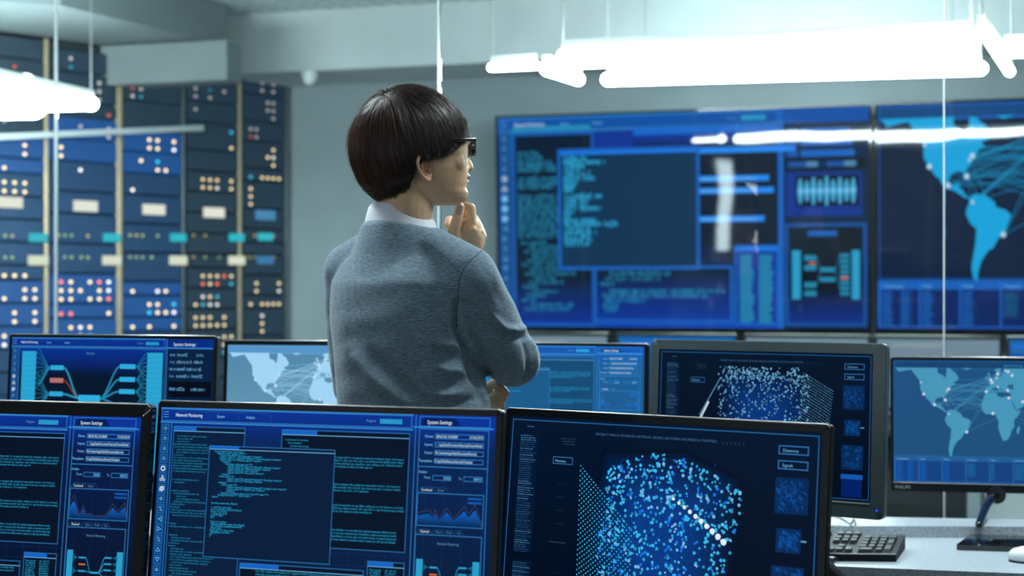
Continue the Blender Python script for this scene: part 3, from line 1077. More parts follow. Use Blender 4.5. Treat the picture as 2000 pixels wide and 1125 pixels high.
def app_cube(g, mirror=False, linec=None):
    linec = LINE * .55 if linec is None else linec
    g.rect(0, 0, 1600, 900, DARK * .9 + NAVY * .2, 0, DARK * .55)
    g.frame(14, 14, 1586, 890, 5, linec, 2)
    r = random.Random(21)
    g.rect(60, 80, 165, 620, NAVY * .7, 1)
    g.rect(60, 660, 165, 880, NAVY * .7, 1)
    for k in range(54):
        y = 84 + k * 10
        if y > 615:
            break
        g.scribble(66, y + 7, r.uniform(60, 90), 7, LIGHT * r.choice([.12, .12, .2, .45]) + BLUE * .15, 3)
    for k in range(22):
        g.scribble(66, 666 + k * 10 + 7, r.uniform(60, 90), 7, LIGHT * r.choice([.12, .12, .2, .45]) + BLUE * .15, 3)
    g.text(120, 50, 'Archive', 10, LIGHT * .3, 4, align='c')
    for i in range(3):
        g.scribble(290 + i * 10, 95 + i * 12, 80 - i * 10, 8, LIGHT * .14, 4)
    for i, y in enumerate((300, 360, 420, 480, 700, 760, 820)):
        g.scribble(290, y, 40, 9, LIGHT * .05, 4)
    g.rect(260, 560, 350, 563, LIGHT * .12, 3)
    g.frame(255, 175, 365, 210, 5, LINE * .55, 4)
    g.text(268, 200, 'Minimize', 12, LIGHT * .8, 5)
    g.text(480, 68, '(PROJECT MAIN-9: ADVANCED ARTIFICIAL NEURAL NETWORK FOR MEDICAL PURPOSES)', 11.5, LIGHT * .22 + BLUE * .12, 4)
    for k in range(6):
        g.rect(1130 + k * 20, 62, 1138 + k * 20, 74, LIGHT * .05, 3)
    for y, t_ in ((62, 'Distances'), (124, 'Signals')):
        g.frame(1400, y, 1540, y + 38, 5, LINE * .75, 4)
        g.text(1420, y + 27, t_, 14, LIGHT * .7, 5)
    for (x0, y0, x1, y1) in ((1392, 195, 1545, 345), (1405, 405, 1520, 505), (1388, 560, 1540, 710)):
        g.rect(x0, y0, x1, y1, BLUE * .14, 2)
        for _ in range(110):
            a = r.random() * 6.28
            x, y = r.uniform(x0 + 5, x1 - 22), r.uniform(y0 + 5, y1 - 22)
            L = r.uniform(8, 26)
            g.line([(x, y), (min(x1, x + abs(math.cos(a)) * L), min(y1, y + abs(math.sin(a)) * L))], 3, BLUE * r.uniform(.15, .7), 3)
    g.rect(1520, 448, 1545, 456, LIGHT * .5, 3)
    g.rect(1388, 738, 1540, 768, BLUE * .7, 3)
    g.rect(1392, 772, 1536, 875, TOPB * .5, 3)
    mx = (lambda x: 1560 - x) if mirror else (lambda x: x)
    # blue body of the block
    if not mirror:
        body = [(520, 130), (950, 105), (1240, 210), (1180, 900), (640, 900), (440, 600)]
    else:
        body = [(470, 110), (950, 110), (1130, 200), (1130, 890), (470, 890)]
    c0 = np.array([sum(p[0] for p in body) / len(body), sum(p[1] for p in body) / len(body)])
    for s_, k in [(1.0 - .055 * q_, .012 + .021 * q_) for q_ in range(13)]:
        q = [tuple(c0 + (np.array(p) - c0) * s_) for p in body]
        a = sum(q[i][0] * q[(i + 1) % len(q)][1] - q[(i + 1) % len(q)][0] * q[i][1] for i in range(len(q)))
        g.poly(q[::-1], DARK * .75 + NAVY * .1 + (BLUE + TOPB) * (k - .012) * .8, 2 + (1 - s_) * 4)
    for _ in range(500):
        x = r.gauss(c0[0], 170)
        y = r.gauss(c0[1], 210)
        if not (150 < y < 880) or abs(x - c0[0]) > 300:
            continue
        L = r.uniform(10, 45)
        a = r.uniform(0, 6.28)
        g.line([(x, y), (x + math.cos(a) * L, min(880, y + abs(math.sin(a)) * L))], 3, TOPB * r.uniform(.4, 1.6), 6)
    # dot grid face
    if not mirror:
        for i in range(24):
            for j in range(30):
                x = 410 + i * 12.5 + j * 0.6
                y = 210 + j * 22 + i * (11.5 + j * .12)
                if y < 885:
                    g.disc(x, y, 4.3, CYAN * r.uniform(.6, 1.0), 7, 6)
    else:
        for i in range(16):
            for j in range(40):
                x = 1110 + i * 14 - j * 2
                y = 130 + j * 18 + i * 7
                if y < 885:
                    g.disc(x, y, 3.6, LIGHT * r.uniform(.4, .9), 7, 6)
        g.line([(490, 170), (330, 420)], 6, LIGHT * .6, 6)
        g.line([(400, 330), (320, 470)], 14, WHITE * .9, 8)
    n = 820 if not mirror else 800
    for _ in range(n):
        if not mirror:
            a = r.uniform(0, 1)
            b = r.random() ** 1.15
            xl = 560 - 60 * b
            xr = 1250 - 130 * b
            x = xl + a * (xr - xl)
            ytop = 130 + 150 * abs(a - .4) ** 1.5 * 2.2
            y = ytop + b * (900 - ytop)
        else:
            a = r.random()
            x = 470 + a * 680
            b = r.random() ** 1.3
            y = 100 + b * 780 + 40 * a
            if 0.1 < a < .9 and r.random() < .25:
                y = 100 + r.random() * 80
        if y > 880:
            continue
        c = [CYAN * 1.1, CYAN * .8, LIGHT * .9, BLUE * 1.1][r.choices([0, 1, 2, 3], [5, 3, 2, 2])[0]]
        if mirror:
            c = LIGHT * r.uniform(.35, .95)
        sz = r.uniform(4.5, 8.5) if not mirror else r.uniform(4, 7.5)
        g.disc(x, y, sz, c, 9, 7)
        if r.random() < .14:
            g.line([(x, y), (x + r.uniform(-22, 22), y + r.uniform(0, 24))], 8, c, 9)
    if not mirror:
        for k in range(10):
            g.disc(905 + k * 28.5, 322 + k * 15.5 + k * k * .3, 7.5 + k * .75, WHITE, 11, 10)


# ------------------------------------------------------------------ monitors
def fit(TL, TR, wm):
    """depths and yaw of a level top edge of width wm seen from pixel TL to TR"""
    dl, dr = TL[1] - 562.5, TR[1] - 562.5
    xl, xr = (TL[0] - 1000) / dl, (TR[0] - 1000) / dr
    zl, zr = FPX / dl, FPX / dr
    k = wm / math.hypot(xr - xl, zr - zl)
    a = np.array([xl * k, zl * k])
    b = np.array([xr * k, zr * k])
    return a, b, CAMZ - k


def monitor(label, TL, TR, wm, hm, bez, tilt, draw, deskz, style='black', group=None, screen_mat='screen', neck='plain', corner_r=0.006, topline=True, depth=0.03, name='computer_monitor', boff=0.0, bdep=.17):
    a, b, ztop = fit(TL, TR, wm) if not isinstance(TL, dict) else TL['abz']
    mid = (a + b) / 2
    d = (b - a) / np.linalg.norm(b - a)
    yaw = math.atan2(d[1], d[0])
    nh = np.array([d[1], -d[0]])                       # horizontal normal towards the viewer
    ct, st = math.cos(tilt), math.sin(tilt)
    r3 = np.array([d[0], d[1], 0])
    up = np.array([-nh[0] * st, -nh[1] * st, ct])
    n3 = np.array([nh[0] * ct, nh[1] * ct, st])
    top = np.array([mid[0], mid[1], ztop])

    def W(x, y, z=0.0):                               # panel coordinates: x right, y down from top, z towards viewer
        return top + r3 * x - up * y + n3 * z
    basec = W(0, hm, -0.06)
    root = thing(name, (basec[0] - nh[0] * 0.03, basec[1] - nh[1] * 0.03, deskz), yaw, label, 'monitor', group)
    bl, br, bt, bb = bez
    fm = {'black': M['bezel'], 'grey': M['greyframe'], 'gloss': M['glossblack']}[style]

    # housing: rounded outer outline, opening for the panel
    def outline(x0, y0, x1, y1, rr, k=5):
        pts = []
        for cx, cy, a0 in ((x1 - rr, y0 + rr, -90), (x1 - rr, y1 - rr, 0), (x0 + rr, y1 - rr, 90), (x0 + rr, y0 + rr, 180)):
            for i in range(k):
                an = R(a0 + 90 * i / (k - 1))
                pts.append((cx + rr * math.cos(an), cy + rr * math.sin(an)))
        return pts
    hw = wm / 2
    oo = outline(-hw, 0, hw, hm, corner_r)
    o2 = outline(-hw + .0015, .0015, hw - .0015, hm - .0015, corner_r)
    ii = outline(-hw + bl, bt, hw - br, hm - bb, 0.0006)
    ring = lambda pts, z: np.array([W(x, y, z) for x, y in pts])
    mb = MB()
    rec = 0.004 if style == 'grey' else 0.0012
    mb.loft([ring(oo, -depth * .5), ring(oo, -0.0015), ring(o2, 0.0), ring(ii, 0.0), ring(ii, -rec - .001)], fm, cap=False)
    mb.build('bezel', None, root, auto=40)
    mb = MB()
    back = [(x * .72, hm / 2 + (y - hm / 2) * .66) for x, y in oo]
    mb.loft([ring(oo, -depth * .5), ring([(x * .97, hm / 2 + (y - hm / 2) * .96) for x, y in oo], -depth * .8), ring(back, -depth * 1.6)], M['black'], cap=True)
    mb.build('back_cover', None, root, auto=40)
    if topline:
        mb = MB()
        rr = corner_r
        pts = [W(-hw + rr * .3, rr * .7, .0003)] + [W(-hw + rr, .0004, .0003), W(hw - rr, .0004, .0003), W(hw - rr * .3, rr * .7, .0003)]
        mb.tube(pts, [.0004, .0013, .0013, .0004], M['silver'], k=6)
        mb.build('trim_line', None, root, smooth=True)
    sw, sh = wm - bl - br, hm - bt - bb

    def tw(p):
        x = -hw + bl + p[:, 0] / 1600 * sw
        y = bt + p[:, 1] / 900 * sh
        return top + x[:, None] * r3 - y[:, None] * up - n3 * rec
    g = draw
    g.build('screen', root, tw, n3, M[screen_mat])
    # stand
    if neck == 'plain':
        mb = MB()
        c = W(0, hm * .6, -depth * 1.5)
        f0 = np.array([c[0] - nh[0] * (.03 + boff), c[1] - nh[1] * (.03 + boff)])
        if boff:
            mb.box((c[0] - nh[0] * boff / 2, c[1] - nh[1] * boff / 2, c[2]), (0.06, boff + .04, .06), yaw)
        mb.box((f0[0], f0[1], (c[2] + deskz) / 2 + .005), (0.06, 0.035, c[2] - deskz - .01), yaw, bev=.006)
        mb.build('stand_neck', M['black'], root, auto=40)
        mb = MB()
        mb.box((f0[0] + nh[0] * .03, f0[1] + nh[1] * .03, deskz + .006), (0.24, bdep, 0.012), yaw, bev=.005)
        mb.build('stand_base', M['black'], root, auto=40)
    return root, W, nh, yaw, hm


FG = 0.75
u1 = UI(1.0)
app_code(u1, 0)
monitor('wide monitor showing code windows and System Settings, centre of the near row', (309, 782), (983, 800), 0.54, 0.335,
        (0.006, 0.010, 0.010, 0.016), R(7), u1, FG, group=None)
u2 = UI(1.0)
app_code(u2, 1, mid=DARK * 1.15)
# left near monitor: right-hand corner is in the picture
a2 = np.array(P(-385, 0, 2.235)[:2])
b2 = np.array(P(297, 0, 2.075)[:2])
a2 = b2 + (a2 - b2) / np.linalg.norm(a2 - b2) * 0.55
monitor('thick-bezelled monitor with System Settings panel, left end of near row', {'abz': (a2, b2, CAMZ - (789 - 562.5) / FPX * 2.075)}, None, 0.55, 0.345,
        (0.016, 0.016, 0.020, 0.022), R(7), u2, FG, style='gloss', corner_r=0.007)
u3 = UI(1.0)
app_cube(u3)
monitor('dark monitor with a cyan dot cloud and white bead line, near row', (988, 796), (1624, 829), 0.54, 0.338,
        (0.010, 0.012, 0.012, 0.018), R(7), u3, FG, style='black')
MD = 0.75
u4 = UI(1.0)
app_flow(u4)
monitor('blue monitor showing a branching flow diagram, left end of the middle row', (18, 652), (425, 656), 0.54, 0.335,
        (0.008, 0.008, 0.008, 0.014), R(4), u4, MD)
u5 = UI(1.0)
app_map(u5, np.array(lin((160, 212, 242))), np.array(lin((78, 134, 170))), np.array(lin((85, 148, 200))), np.array(lin((112, 158, 180))), linec=LIGHT)  # washed-out reflected haze is mixed into the sea colours
monitor('pale monitor with a world map, just left of the person', (438, 664), (848, 667), 0.54, 0.335,
        (0.010, 0.010, 0.012, 0.014), R(4), u5, MD)
u6 = UI(1.0, haze=np.array(lin((20, 75, 115))) * .9)  # reflected haze on the screen is added to every display colour
app_code(u6, 1, mid=np.array(lin((15, 60, 95))), bold=False)
monitor('hazy blue monitor with code and settings panel, just right of the elbow', (857, 667), (1268, 671), 0.54, 0.335,
        (0.008, 0.012, 0.008, 0.014), R(4), u6, MD, style='black')
u7 = UI(.85)
app_cube(u7, mirror=True)
monitor('thick grey-framed monitor showing a block of pale blue dots', (1272, 662), (1732, 671), 0.53, 0.362,
        (0.020, 0.028, 0.022, 0.034), R(4), u7, MD, style='grey', corner_r=0.012, topline=False, depth=0.05, boff=.10, bdep=.10)
u8 = UI(1.0)
app_map(u8, np.array(lin((70, 150, 185))), np.array(lin((28, 80, 128))), np.array(lin((20, 66, 110))), np.array(lin((30, 78, 122))))
r8, W8, nh8, yaw8, hm8 = monitor('monitor with a teal world map above a table strip, right edge of the frame', (1739, 696), (2170, 699.5), 0.54, 0.345,
                                 (0.007, 0.007, 0.009, 0.022), R(4), u8, MD, style='black', neck='arm')
# curved arm stand on a glossy plate
hub = W8(-0.01, hm8 + 0.004, -0.012)
mb = MB()
mb.tube([hub + np.array([nh8[0], nh8[1], 0]) * -.006, hub + np.array([nh8[0], nh8[1], 0]) * .016], 0.022, M['black'], k=24, round_ends=False)
mb.build('hinge', None, r8, auto=40)
mb = MB()
foot = np.array(P(1912, 1036, 3.40))
foot[2] = MD + .034
mb.tube([hub, hub * .6 + foot * .4 + np.array([-.006, 0, .004]), foot], [0.013, 0.011, 0.009], M['glossblack'], k=10, sub=5)
mb.build('stand_arm', None, r8, smooth=True)
mb = MB()
fx = P(1870, 0, 3.25)[0]
poly = [(fx + .006, 3.25), (fx, 3.256), (P(1899, 0, 3.385)[0], 3.395), (fx + .34, 3.34), (fx + .31, 3.20)]
mb.prism(poly, MD, MD + .013)
mb.build('stand_base', M['glossblack'], r8)

# ------------------------------------------------------------------ desks
def desk(name, label, cat, poly, ztop, th, m, legs, legm, ledge=None):
    root = thing(name, (sum(p[0] for p in poly) / len(poly), sum(p[1] for p in poly) / len(poly), 0), 0, label, cat)
    mb = MB().prism(poly, ztop - th, ztop)
    mb.build('worktop', m, root)
    if ledge:
        MB().prism(ledge, ztop, ztop + .028).build('back_ledge', m, root)
    for (x, y) in legs:
        MB().box((x, y, (ztop - th) / 2), (.05, .05, ztop - th), bev=.004).build('leg', legm, root)
    return root


desk('near_desk', 'dark desk under the three near monitors, below the frame', 'desk',
     [(-1.35, 1.93), (-.1, 1.75), (.62, 1.42), (1.05, 1.75), (-.0, 2.42), (-1.35, 2.55)], FG, .03, M['console'],
     [(-1.3, 2.0), (-1.3, 2.48), (.62, 1.52), (.92, 1.77), (-.1, 1.84), (-.05, 2.37)], M['black'])
front = [(-2.1, 3.27), (-.2, 3.27), (.78, 3.05), (1.40, 2.92)]
backe = [(1.42, 3.405), (1.15, 3.41), (.80, 3.42), (.62, 3.45)]
back2 = [(1.44, 3.50), (1.22, 3.52), (.86, 3.56), (.62, 3.61), (-.2, 3.84), (-2.1, 3.84)]
desk('granite_counter', 'pale speckled granite counter under the middle row of monitors', 'counter',
     front + back2, MD, .04, M['granite'],
     [(-2.0, 3.35), (-2.0, 3.75), (-.2, 3.35), (-.2, 3.7), (.85, 3.15), (.9, 3.5), (1.3, 3.0), (1.35, 3.45)], M['black'],
     ledge=backe + back2[:4][::-1])

# ------------------------------------------------------------------ keyboard, mouse, cable on the counter
kb_r = np.array(P(1768, 0, 3.27)[:2])
kb_f = np.array(P(1750, 0, 3.115)[:2])
kd = (kb_r - kb_f) / np.linalg.norm(kb_r - kb_f)
kn = np.array([-math.cos(R(3)), math.sin(R(3))])      # leftwards
kroot = thing('keyboard', (kb_f[0] - .22, kb_f[1] + .08, MD), 0, 'black full-size keyboard on the granite counter', 'keyboard')
KL, KD = .42, np.linalg.norm(kb_r - kb_f)


def KW(u, v, h):      # u from right edge leftwards (m), v from front (0..1), h above the top face
    p = kb_f + kn * u + kd * v * KD
    return np.array([p[0], p[1], MD + .017 + .016 * v + h])


mb = MB()
bot = [KW(0, 0, 0), KW(KL, 0, 0), KW(KL, 1, 0), KW(0, 1, 0)]
bt_ = [np.array([p[0], p[1], MD]) for p in bot]
mb.add(np.array(bt_ + bot), [[0, 1, 2, 3], [7, 6, 5, 4], [0, 4, 5, 1], [1, 5, 6, 2], [2, 6, 7, 3], [3, 7, 4, 0]])
mb.build('body', M['kbd'], kroot)
mb = MB().tube([KW(.001, 0, .0), KW(KL - .001, 0, .0)], .0012, k=6)
mb.build('front_edge', M['silver'], kroot, label='thin bright front edge of the keyboard')
rowv = [.06, .21, .36, .51, .66, .86]


def key(u0, u1, v0, v1):
    mb = MB()
    q = [KW(u0, v0, 0), KW(u1, v0, 0), KW(u1, v1, 0), KW(u0, v1, 0)]
    c = sum(q) / 4
    t_ = [c + (p - c) * .72 + np.array([0, 0, .007]) for p in q]
    mb.add(np.array(q + t_), [[0, 1, 2, 3], [7, 6, 5, 4], [0, 4, 5, 1], [1, 5, 6, 2], [2, 6, 7, 3], [3, 7, 4, 0]])
    mb.build('key', M['key'], kroot)


pit = .0188
nkey = 0
for ri, v in enumerate(rowv):
    vh = .13
    u = .012
    for k in range(4):                                  # number pad
        if ri == 5:
            break
        if ri == 0 and k == 3:
            continue
        wk = pit * (2 if (ri == 0 and k == 2) else 1)
        if k == 0 and ri in (1, 3):
            continue
        hh = vh if not (k == 0 and ri in (0, 2)) else vh + .15
        key(u + k * pit + .001, u + k * pit + wk - .001, v, v + hh)
        nkey += 1
    u = .012 + 4 * pit + .010
    for k in range(3):                                  # arrow and navigation block
        if ri == 2 or (ri == 1 and k != 1):
            continue
        key(u + k * pit + .001, u + (k + 1) * pit - .001, v, v + vh)
        nkey += 1
    u += 3 * pit + .010
    k = 0
    while u < KL - .03:                                 # letters
        wk = pit * (1.9 if k == 0 else 1)
        if ri == 0 and k == 3:
            wk = pit * 5
        if nkey >= 99:
            break
        key(u + .001, min(u + wk, KL - .01) - .001, v, v + vh)
        u += wk
        k += 1
        nkey += 1

mroot = thing('computer_mouse', P(2030, 0, 3.12)[:2] + (MD,), R(10), 'white glossy mouse at the right edge on the granite counter', 'mouse')
mc = np.array(P(2018, 0, 3.12)[:2])
rings = []
for z, s_ in ((0, .9), (.006, 1.0), (.016, .97), (.024, .8), (.029, .5), (.031, .15)):
    th = np.arange(28) / 28 * 2 * math.pi
    rings.append(np.stack([mc[0] + .055 * s_ * np.sign(np.cos(th)) * abs(np.cos(th)) ** .8, mc[1] + .032 * s_ * np.sin(th), np.full(28, MD + .003 + z)], 1))
MB().loft(rings).build('shell', M['mouse'], mroot, smooth=True)
MB().loft([np.stack([mc[0] + .053 * np.cos(th), mc[1] + .031 * np.sin(th), np.full(28, MD + z)], 1) for z in (0, .004)]).build('foot', M['black'], mroot)

mb = MB()
zc = MD + .028
mb.tube([P(1560, 1038, 3.44)[:2] + (zc + .004,), P(1600, 0, 3.44)[:2] + (zc + .014,), P(1630, 0, 3.45)[:2] + (zc + .018,), P(1652, 0, 3.46)[:2] + (zc + .005,), P(1663, 0, 3.43)[:2] + (zc + .004,),
         P(1668, 0, 3.40)[:2] + (zc + .020,), P(1671, 0, 3.385)[:2] + (zc + .004,), P(1670, 0, 3.37)[:2] + (MD + .010,), P(1660, 0, 3.30)[:2] + (MD + .004,), P(1600, 0, 3.29)[:2] + (MD + .004,)], .0028, k=8, sub=5)
tag(mb.build('cable', M['cable'], smooth=True), 'thin grey cable curling over the ledge behind the keyboard', 'cable')

# blue power light of the grey framed monitor
for o in list(bpy.data.objects):
    if o.get('label', '').startswith('thick grey-framed'):
        aa, bb_, zt = fit((1272, 662), (1732, 671), 0.53)
        d = (bb_ - aa) / np.linalg.norm(bb_ - aa)
        nh = np.array([d[1], -d[0]])
        st, ct = math.sin(R(4)), math.cos(R(4))
        up = np.array([-nh[0] * st, -nh[1] * st, ct])
        p = np.array([bb_[0] - d[0] * .014, bb_[1] - d[1] * .014, zt]) - up * (.362 - .019) + np.array([nh[0], nh[1], 0]) * .0005
        MB().sphere(p, .0022).build('power_light', M['ledblue'], o, label='tiny blue power light')
        q0 = np.array([aa[0] + d[0] * .03, aa[1] + d[1] * .03, zt]) - up * (.362 - .031) + np.array([nh[0], nh[1], 0]) * .001
        q1 = np.array([bb_[0] - d[0] * .03, bb_[1] - d[1] * .03, zt]) - up * (.362 - .031) + np.array([nh[0], nh[1], 0]) * .001
        MB().tube([q0, q1], .0014, k=6).build('chin_strip', M['silver'], o, label='bright strip under the screen')
    if o.get('label', '').startswith('monitor with a teal'):
        v, f = text_mesh('PHILIPS')
        pts = np.array([W8(-.54 / 2 + .010 + x * .012, .345 - .006 - y * .012, .0006) for x, y in v])
        MB().add(pts, f).build('brand_lettering', M['cable'], o)
        mb = MB()
        mb.tube([W8(-.265, .345 - .0215, .0004), W8(.265, .345 - .0215, .0004)], .0009, M['silver'], k=6)
        mb.build('chin_strip', None, o, label='bright strip under the screen')

# ------------------------------------------------------------------ office chair beside the person
chp = np.array(P(1575, 0, 2.62)[:2])
ch = thing('office_chair', (chp[0], chp[1] + .28, 0), R(-4), 'black office chair, rounded back peeking out beside the dotted near monitor', 'chair')


def sup(cx, cz, ax, az, y, n, k=40, e=2.6):
    th = np.arange(k) / k * 2 * math.pi
    return np.stack([cx + ax * np.sign(np.cos(th)) * abs(np.cos(th)) ** (2 / e), np.full(k, y) + 0.0 * th, cz + az * np.sign(np.sin(th)) * abs(np.sin(th)) ** (2 / e)], 1)


cx, cy, cz = chp[0] - .08, chp[1], 0.66
th = np.linspace(0, 2 * math.pi, 41)
rim = [(cx + .185 * np.sign(math.cos(t)) * abs(math.cos(t)) ** (2 / 2.3), cy + .03 * math.cos(t) ** 2 * -1, cz + .215 * np.sign(math.sin(t)) * abs(math.sin(t)) ** (2 / 2.3)) for t in th]
MB().tube(rim, .012, M['chairrim'], k=10, round_ends=False).build('backrest_frame', None, ch, smooth=True)
MB().loft([sup(cx, cz, .18, .21, cy + .006, 1, e=2.3), sup(cx, cz, .18, .21, cy - .004, 1, e=2.3)], M['chair']).build('backrest_mesh', None, ch)
MB().box((cx, cy + .26, .46), (.48, .46, .07), 0, bev=.03).build('seat', M['chair'], ch, auto=50)
MB().tube([(cx, cy + .26, .43), (cx, cy + .26, .09)], .025).build('gas_column', M['chrome'], ch, smooth=True)
MB().tube([(cx, cy + .02, .50), (cx, cy + .06, .42), (cx, cy + .26, .41)], .018, sub=4).build('back_support', M['black'], ch, smooth=True)
for k in range(5):
    a = R(72 * k + 10)
    ex, ey = cx + .27 * math.cos(a), cy + .26 + .27 * math.sin(a)
    MB().tube([(cx, cy + .26, .10), (ex, ey, .075)], [.022, .014]).build('leg', M['black'], ch, smooth=True)
    MB().tube([(ex - .012 * math.sin(a), ey + .012 * math.cos(a), .028), (ex + .012 * math.sin(a), ey - .012 * math.cos(a), .028)], .028, k=16).build('caster', M['black'], ch, smooth=True)

# ------------------------------------------------------------------ glass partition
GA = R(22)
gd = np.array([math.cos(GA), -math.sin(GA)])
gn = np.array([gd[1], -gd[0]])


def gpt(px):
    u = (px - 1000) / FPX
    t = u * 4.3 / (gd[0] - u * gd[1])
    return np.array([0, 4.3]) + gd * t


seams = [-620, 110, 858, 1845, 2900]
glabels = ['clear glass partition panel in front of the left half of the server racks', 'clear glass partition panel between the left seam and the seam above the person',
           'clear glass partition panel in front of the big blue wall display', 'clear glass partition panel at the right edge in front of the map wall display']
for i in range(4):
    a, b = gpt(seams[i]) + gd * .003, gpt(seams[i + 1]) - gd * .003
    mid = (a + b) / 2
    L = np.linalg.norm(b - a)
    root = thing('glass_panel', (mid[0], mid[1], 0), -GA, glabels[i], 'glass panel', 'glass partition panels')
    MB().box((mid[0], mid[1], CEIL / 2), (L, .010, CEIL - .004), -GA).build('pane', M['glass'], root)
    ew = .0045 if i != 0 else .007
    q = b
    MB().box((q[0] + gd[0] * .0015, q[1] + gd[1] * .0015, CEIL / 2), (ew * .7, .0125, CEIL - .006), -GA).build('polished_edge', M['edge'], root)

# ------------------------------------------------------------------ server racks
def rhit(px):
    u = (px - 1000) / FPX
    # rackA + s*rdir with x = u*y
    s_ = (u * rackA[1] - rackA[0]) / (rdir[0] - u * rdir[1])
    return rackA + rdir * s_


rb = [-420, -235, -65, 89, 231, 356, 466, 557]
RZT = 2.78
e0_ = rhit(rb[0]) - rdir * .03
k_ = (e0_[0] + 6.36) / rdir[0]
wall('wall_corner', e0_ - rdir * k_, e0_, 0, CEIL, .1, M['wall'])
rlabels = ['server rack partly outside the left edge, first of the row', 'server rack cut by the left edge of the picture', 'server rack left of the brownish post, blue reflection painted in, white label plate', 'server rack between the dim post and the bright tan post',
           'server rack right of the bright tan post, blue reflection painted in', 'dark server rack behind the third glass reflection, half blue', 'last dark server rack next to the grey wall']


def px_of(p, z):
    return 1000 + p[0] / p[1] * FPX, 562.5 - (z - CAMZ) / p[1] * FPX


WARM = np.array([1.0, 0.72, 0.36])
for i in range(len(rb) - 1):
    a, b = rhit(rb[i]), rhit(rb[i + 1])
    mid = (a + b) / 2
    L = np.linalg.norm(b - a)
    ang = math.atan2(rdir[1], rdir[0])
    root = thing('server_rack', (mid[0] - rnor[0] * .3, mid[1] - rnor[1] * .3, 0), ang, rlabels[i], 'server rack', 'server racks along the left wall')
    c = mid - rnor * .32
    MB().box((c[0], c[1], RZT / 2 + .01), (L - .012, .58, RZT - .02), ang).build('enclosure', M['rack'], root)
    # right-hand post
    pw = {3: .036, 5: .026, 2: .022}.get(i, .018)
    pm = M['post'] if i in (3, 5, 2) else M['postgrey']
    q = b - rdir * .008 + rnor * .015
    MB().box((q[0], q[1], RZT / 2), (pw, .03, RZT), ang, bev=.003).build('post', pm, root, auto=40)
    # server units
    zz = .1
    units = []
    while zz < RZT - .05:
        h = random.choice([.085, .13, .13, .175])
        h = min(h, RZT - zz)
        units.append((zz, zz + h - .012))
        zz += h
    for (z0, z1) in units:
        zc_ = (z0 + z1) / 2
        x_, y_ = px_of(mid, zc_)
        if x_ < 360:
            m_ = M['unitreflect'] if (250 < y_ < 330 or 560 < y_ < 660) else (M['unitreflect_dim'] if y_ >= 250 else M['unit'])
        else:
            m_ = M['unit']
        c = mid + rnor * .004
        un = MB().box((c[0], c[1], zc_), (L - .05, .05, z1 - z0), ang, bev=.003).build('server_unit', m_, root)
        mb = MB()
        cnt = 0
        dens = 0.08 if y_ < 150 else .13 if y_ < 250 else .28 if y_ < 385 else 0 if y_ < 530 else .50
        if 0 < y_ < 700:
            n = 6
            for k in range(n):
                run = random.random() < dens * 1.25
                if not run:
                    continue
                s_ = -L / 2 + .05 + (L - .1) * (k + .5) / n
                rows = max(1, int((z1 - z0) / .05))
                for rr_ in range(rows):
                    if random.random() < .12:
                        continue
                    bright = (.35 if y_ < 260 else 1.0) * (.6 if i >= 5 else 1.0)
                    cc = WARM
                    qq = random.random()
                    if qq < .07:
                        cc = np.array([1.0, .16, .08])
                    elif qq < .17:
                        cc = np.array([.05, .6, .85])
                        bright *= .7
                    elif y_ < 260 or qq < .25:
                        cc = np.array([.9, .8, .75])
                    p = mid + rdir * s_ + rnor * .03
                    zl = z0 + .02 + rr_ * .05
                    mb.sphere((p[0], p[1], zl), .0105, None, None, 10, 6, col=cc * 2.7 * bright)
                    cnt += 1
        if cnt:
            mb.build('indicator_lights', M['led'], un)
    # label plates and status displays
    def plate(name, py, pw_, ph_, off, colr, lab):
        z = CAMZ + (562.5 - py) / FPX * mid[1]
        mb = MB()
        p = mid + rdir * off + rnor * .036
        mb.box((p[0], p[1], z), (pw_, .012, ph_), ang)
        mb.c = [np.tile(np.array(colr, float), (mb.n, 1))]
        mb.build(name, M['led'], root, label=lab)
    py0 = 396 + (px_of(mid, 1.5)[0] - 18) * .05
    dimc = i == 6
    plate('label_plate', py0, .15, .062, 0, (.9, .85, .72) if not dimc else (.07, .25, .45), 'lit white label plate' if not dimc else 'dim blue label plate')
    plate('status_display', 463, .11, .05, .17 if i < 6 else .0, (.03, .50, .60), 'cyan status display')
    plate('status_display', 508, .12, .055, .17 if i < 6 else .0, (.8, .8, .62) if not dimc else (.05, .2, .4), 'white status display' if not dimc else 'dim blue status display')
    mb = MB()
    for zpy in (461, 503):
        for k in range(5):
            if random.random() < .75:
                p = mid + rdir * (-L / 2 + .06 + k * .042 + (.02 if k > 2 else 0)) + rnor * .034
                z = CAMZ + (562.5 - zpy) / FPX * mid[1]
                mb.sphere((p[0], p[1], z), .009, None, None, 8, 6, col=np.array(random.choice([(.5, .7, .25), (.8, .6, .2), (.4, .6, .3)])) * 1.1 * (.6 if i > 4 else 1))
    if mb.n:
        mb.build('port_lights', M['led'], root)
# thin pale bar built in place of a reflected line above the blue rows
trA, trB = rhit(-200) + rnor * .07, rhit(384) + rnor * .07
trA = np.array([*trA, CAMZ + (562.5 - 276) / FPX * trA[1]])
trB = np.array([*trB, CAMZ + (562.5 - 250) / FPX * trB[1]])
mb = MB()
d_ = (trB - trA) / np.linalg.norm(trB - trA)
u_ = np.array([0, 0, 1.0]) - d_ * d_[2]
u_ /= np.linalg.norm(u_)
s_ = np.cross(u_, d_)
mt = Matrix(((d_[0], s_[0], u_[0], 0), (d_[1], s_[1], u_[1], 0), (d_[2], s_[2], u_[2], 0), (0, 0, 0, 1)))
mid = (trA + trB) / 2
mb.box(mid, (np.linalg.norm(trB - trA), .03, .035), mtx=Matrix.Translation(mid) @ mt, bev=.004)
tag(mb.build('reflection_bar', M['soffit'], auto=40), 'pale horizontal bar standing in for a reflected line across the racks', 'reflection bar')

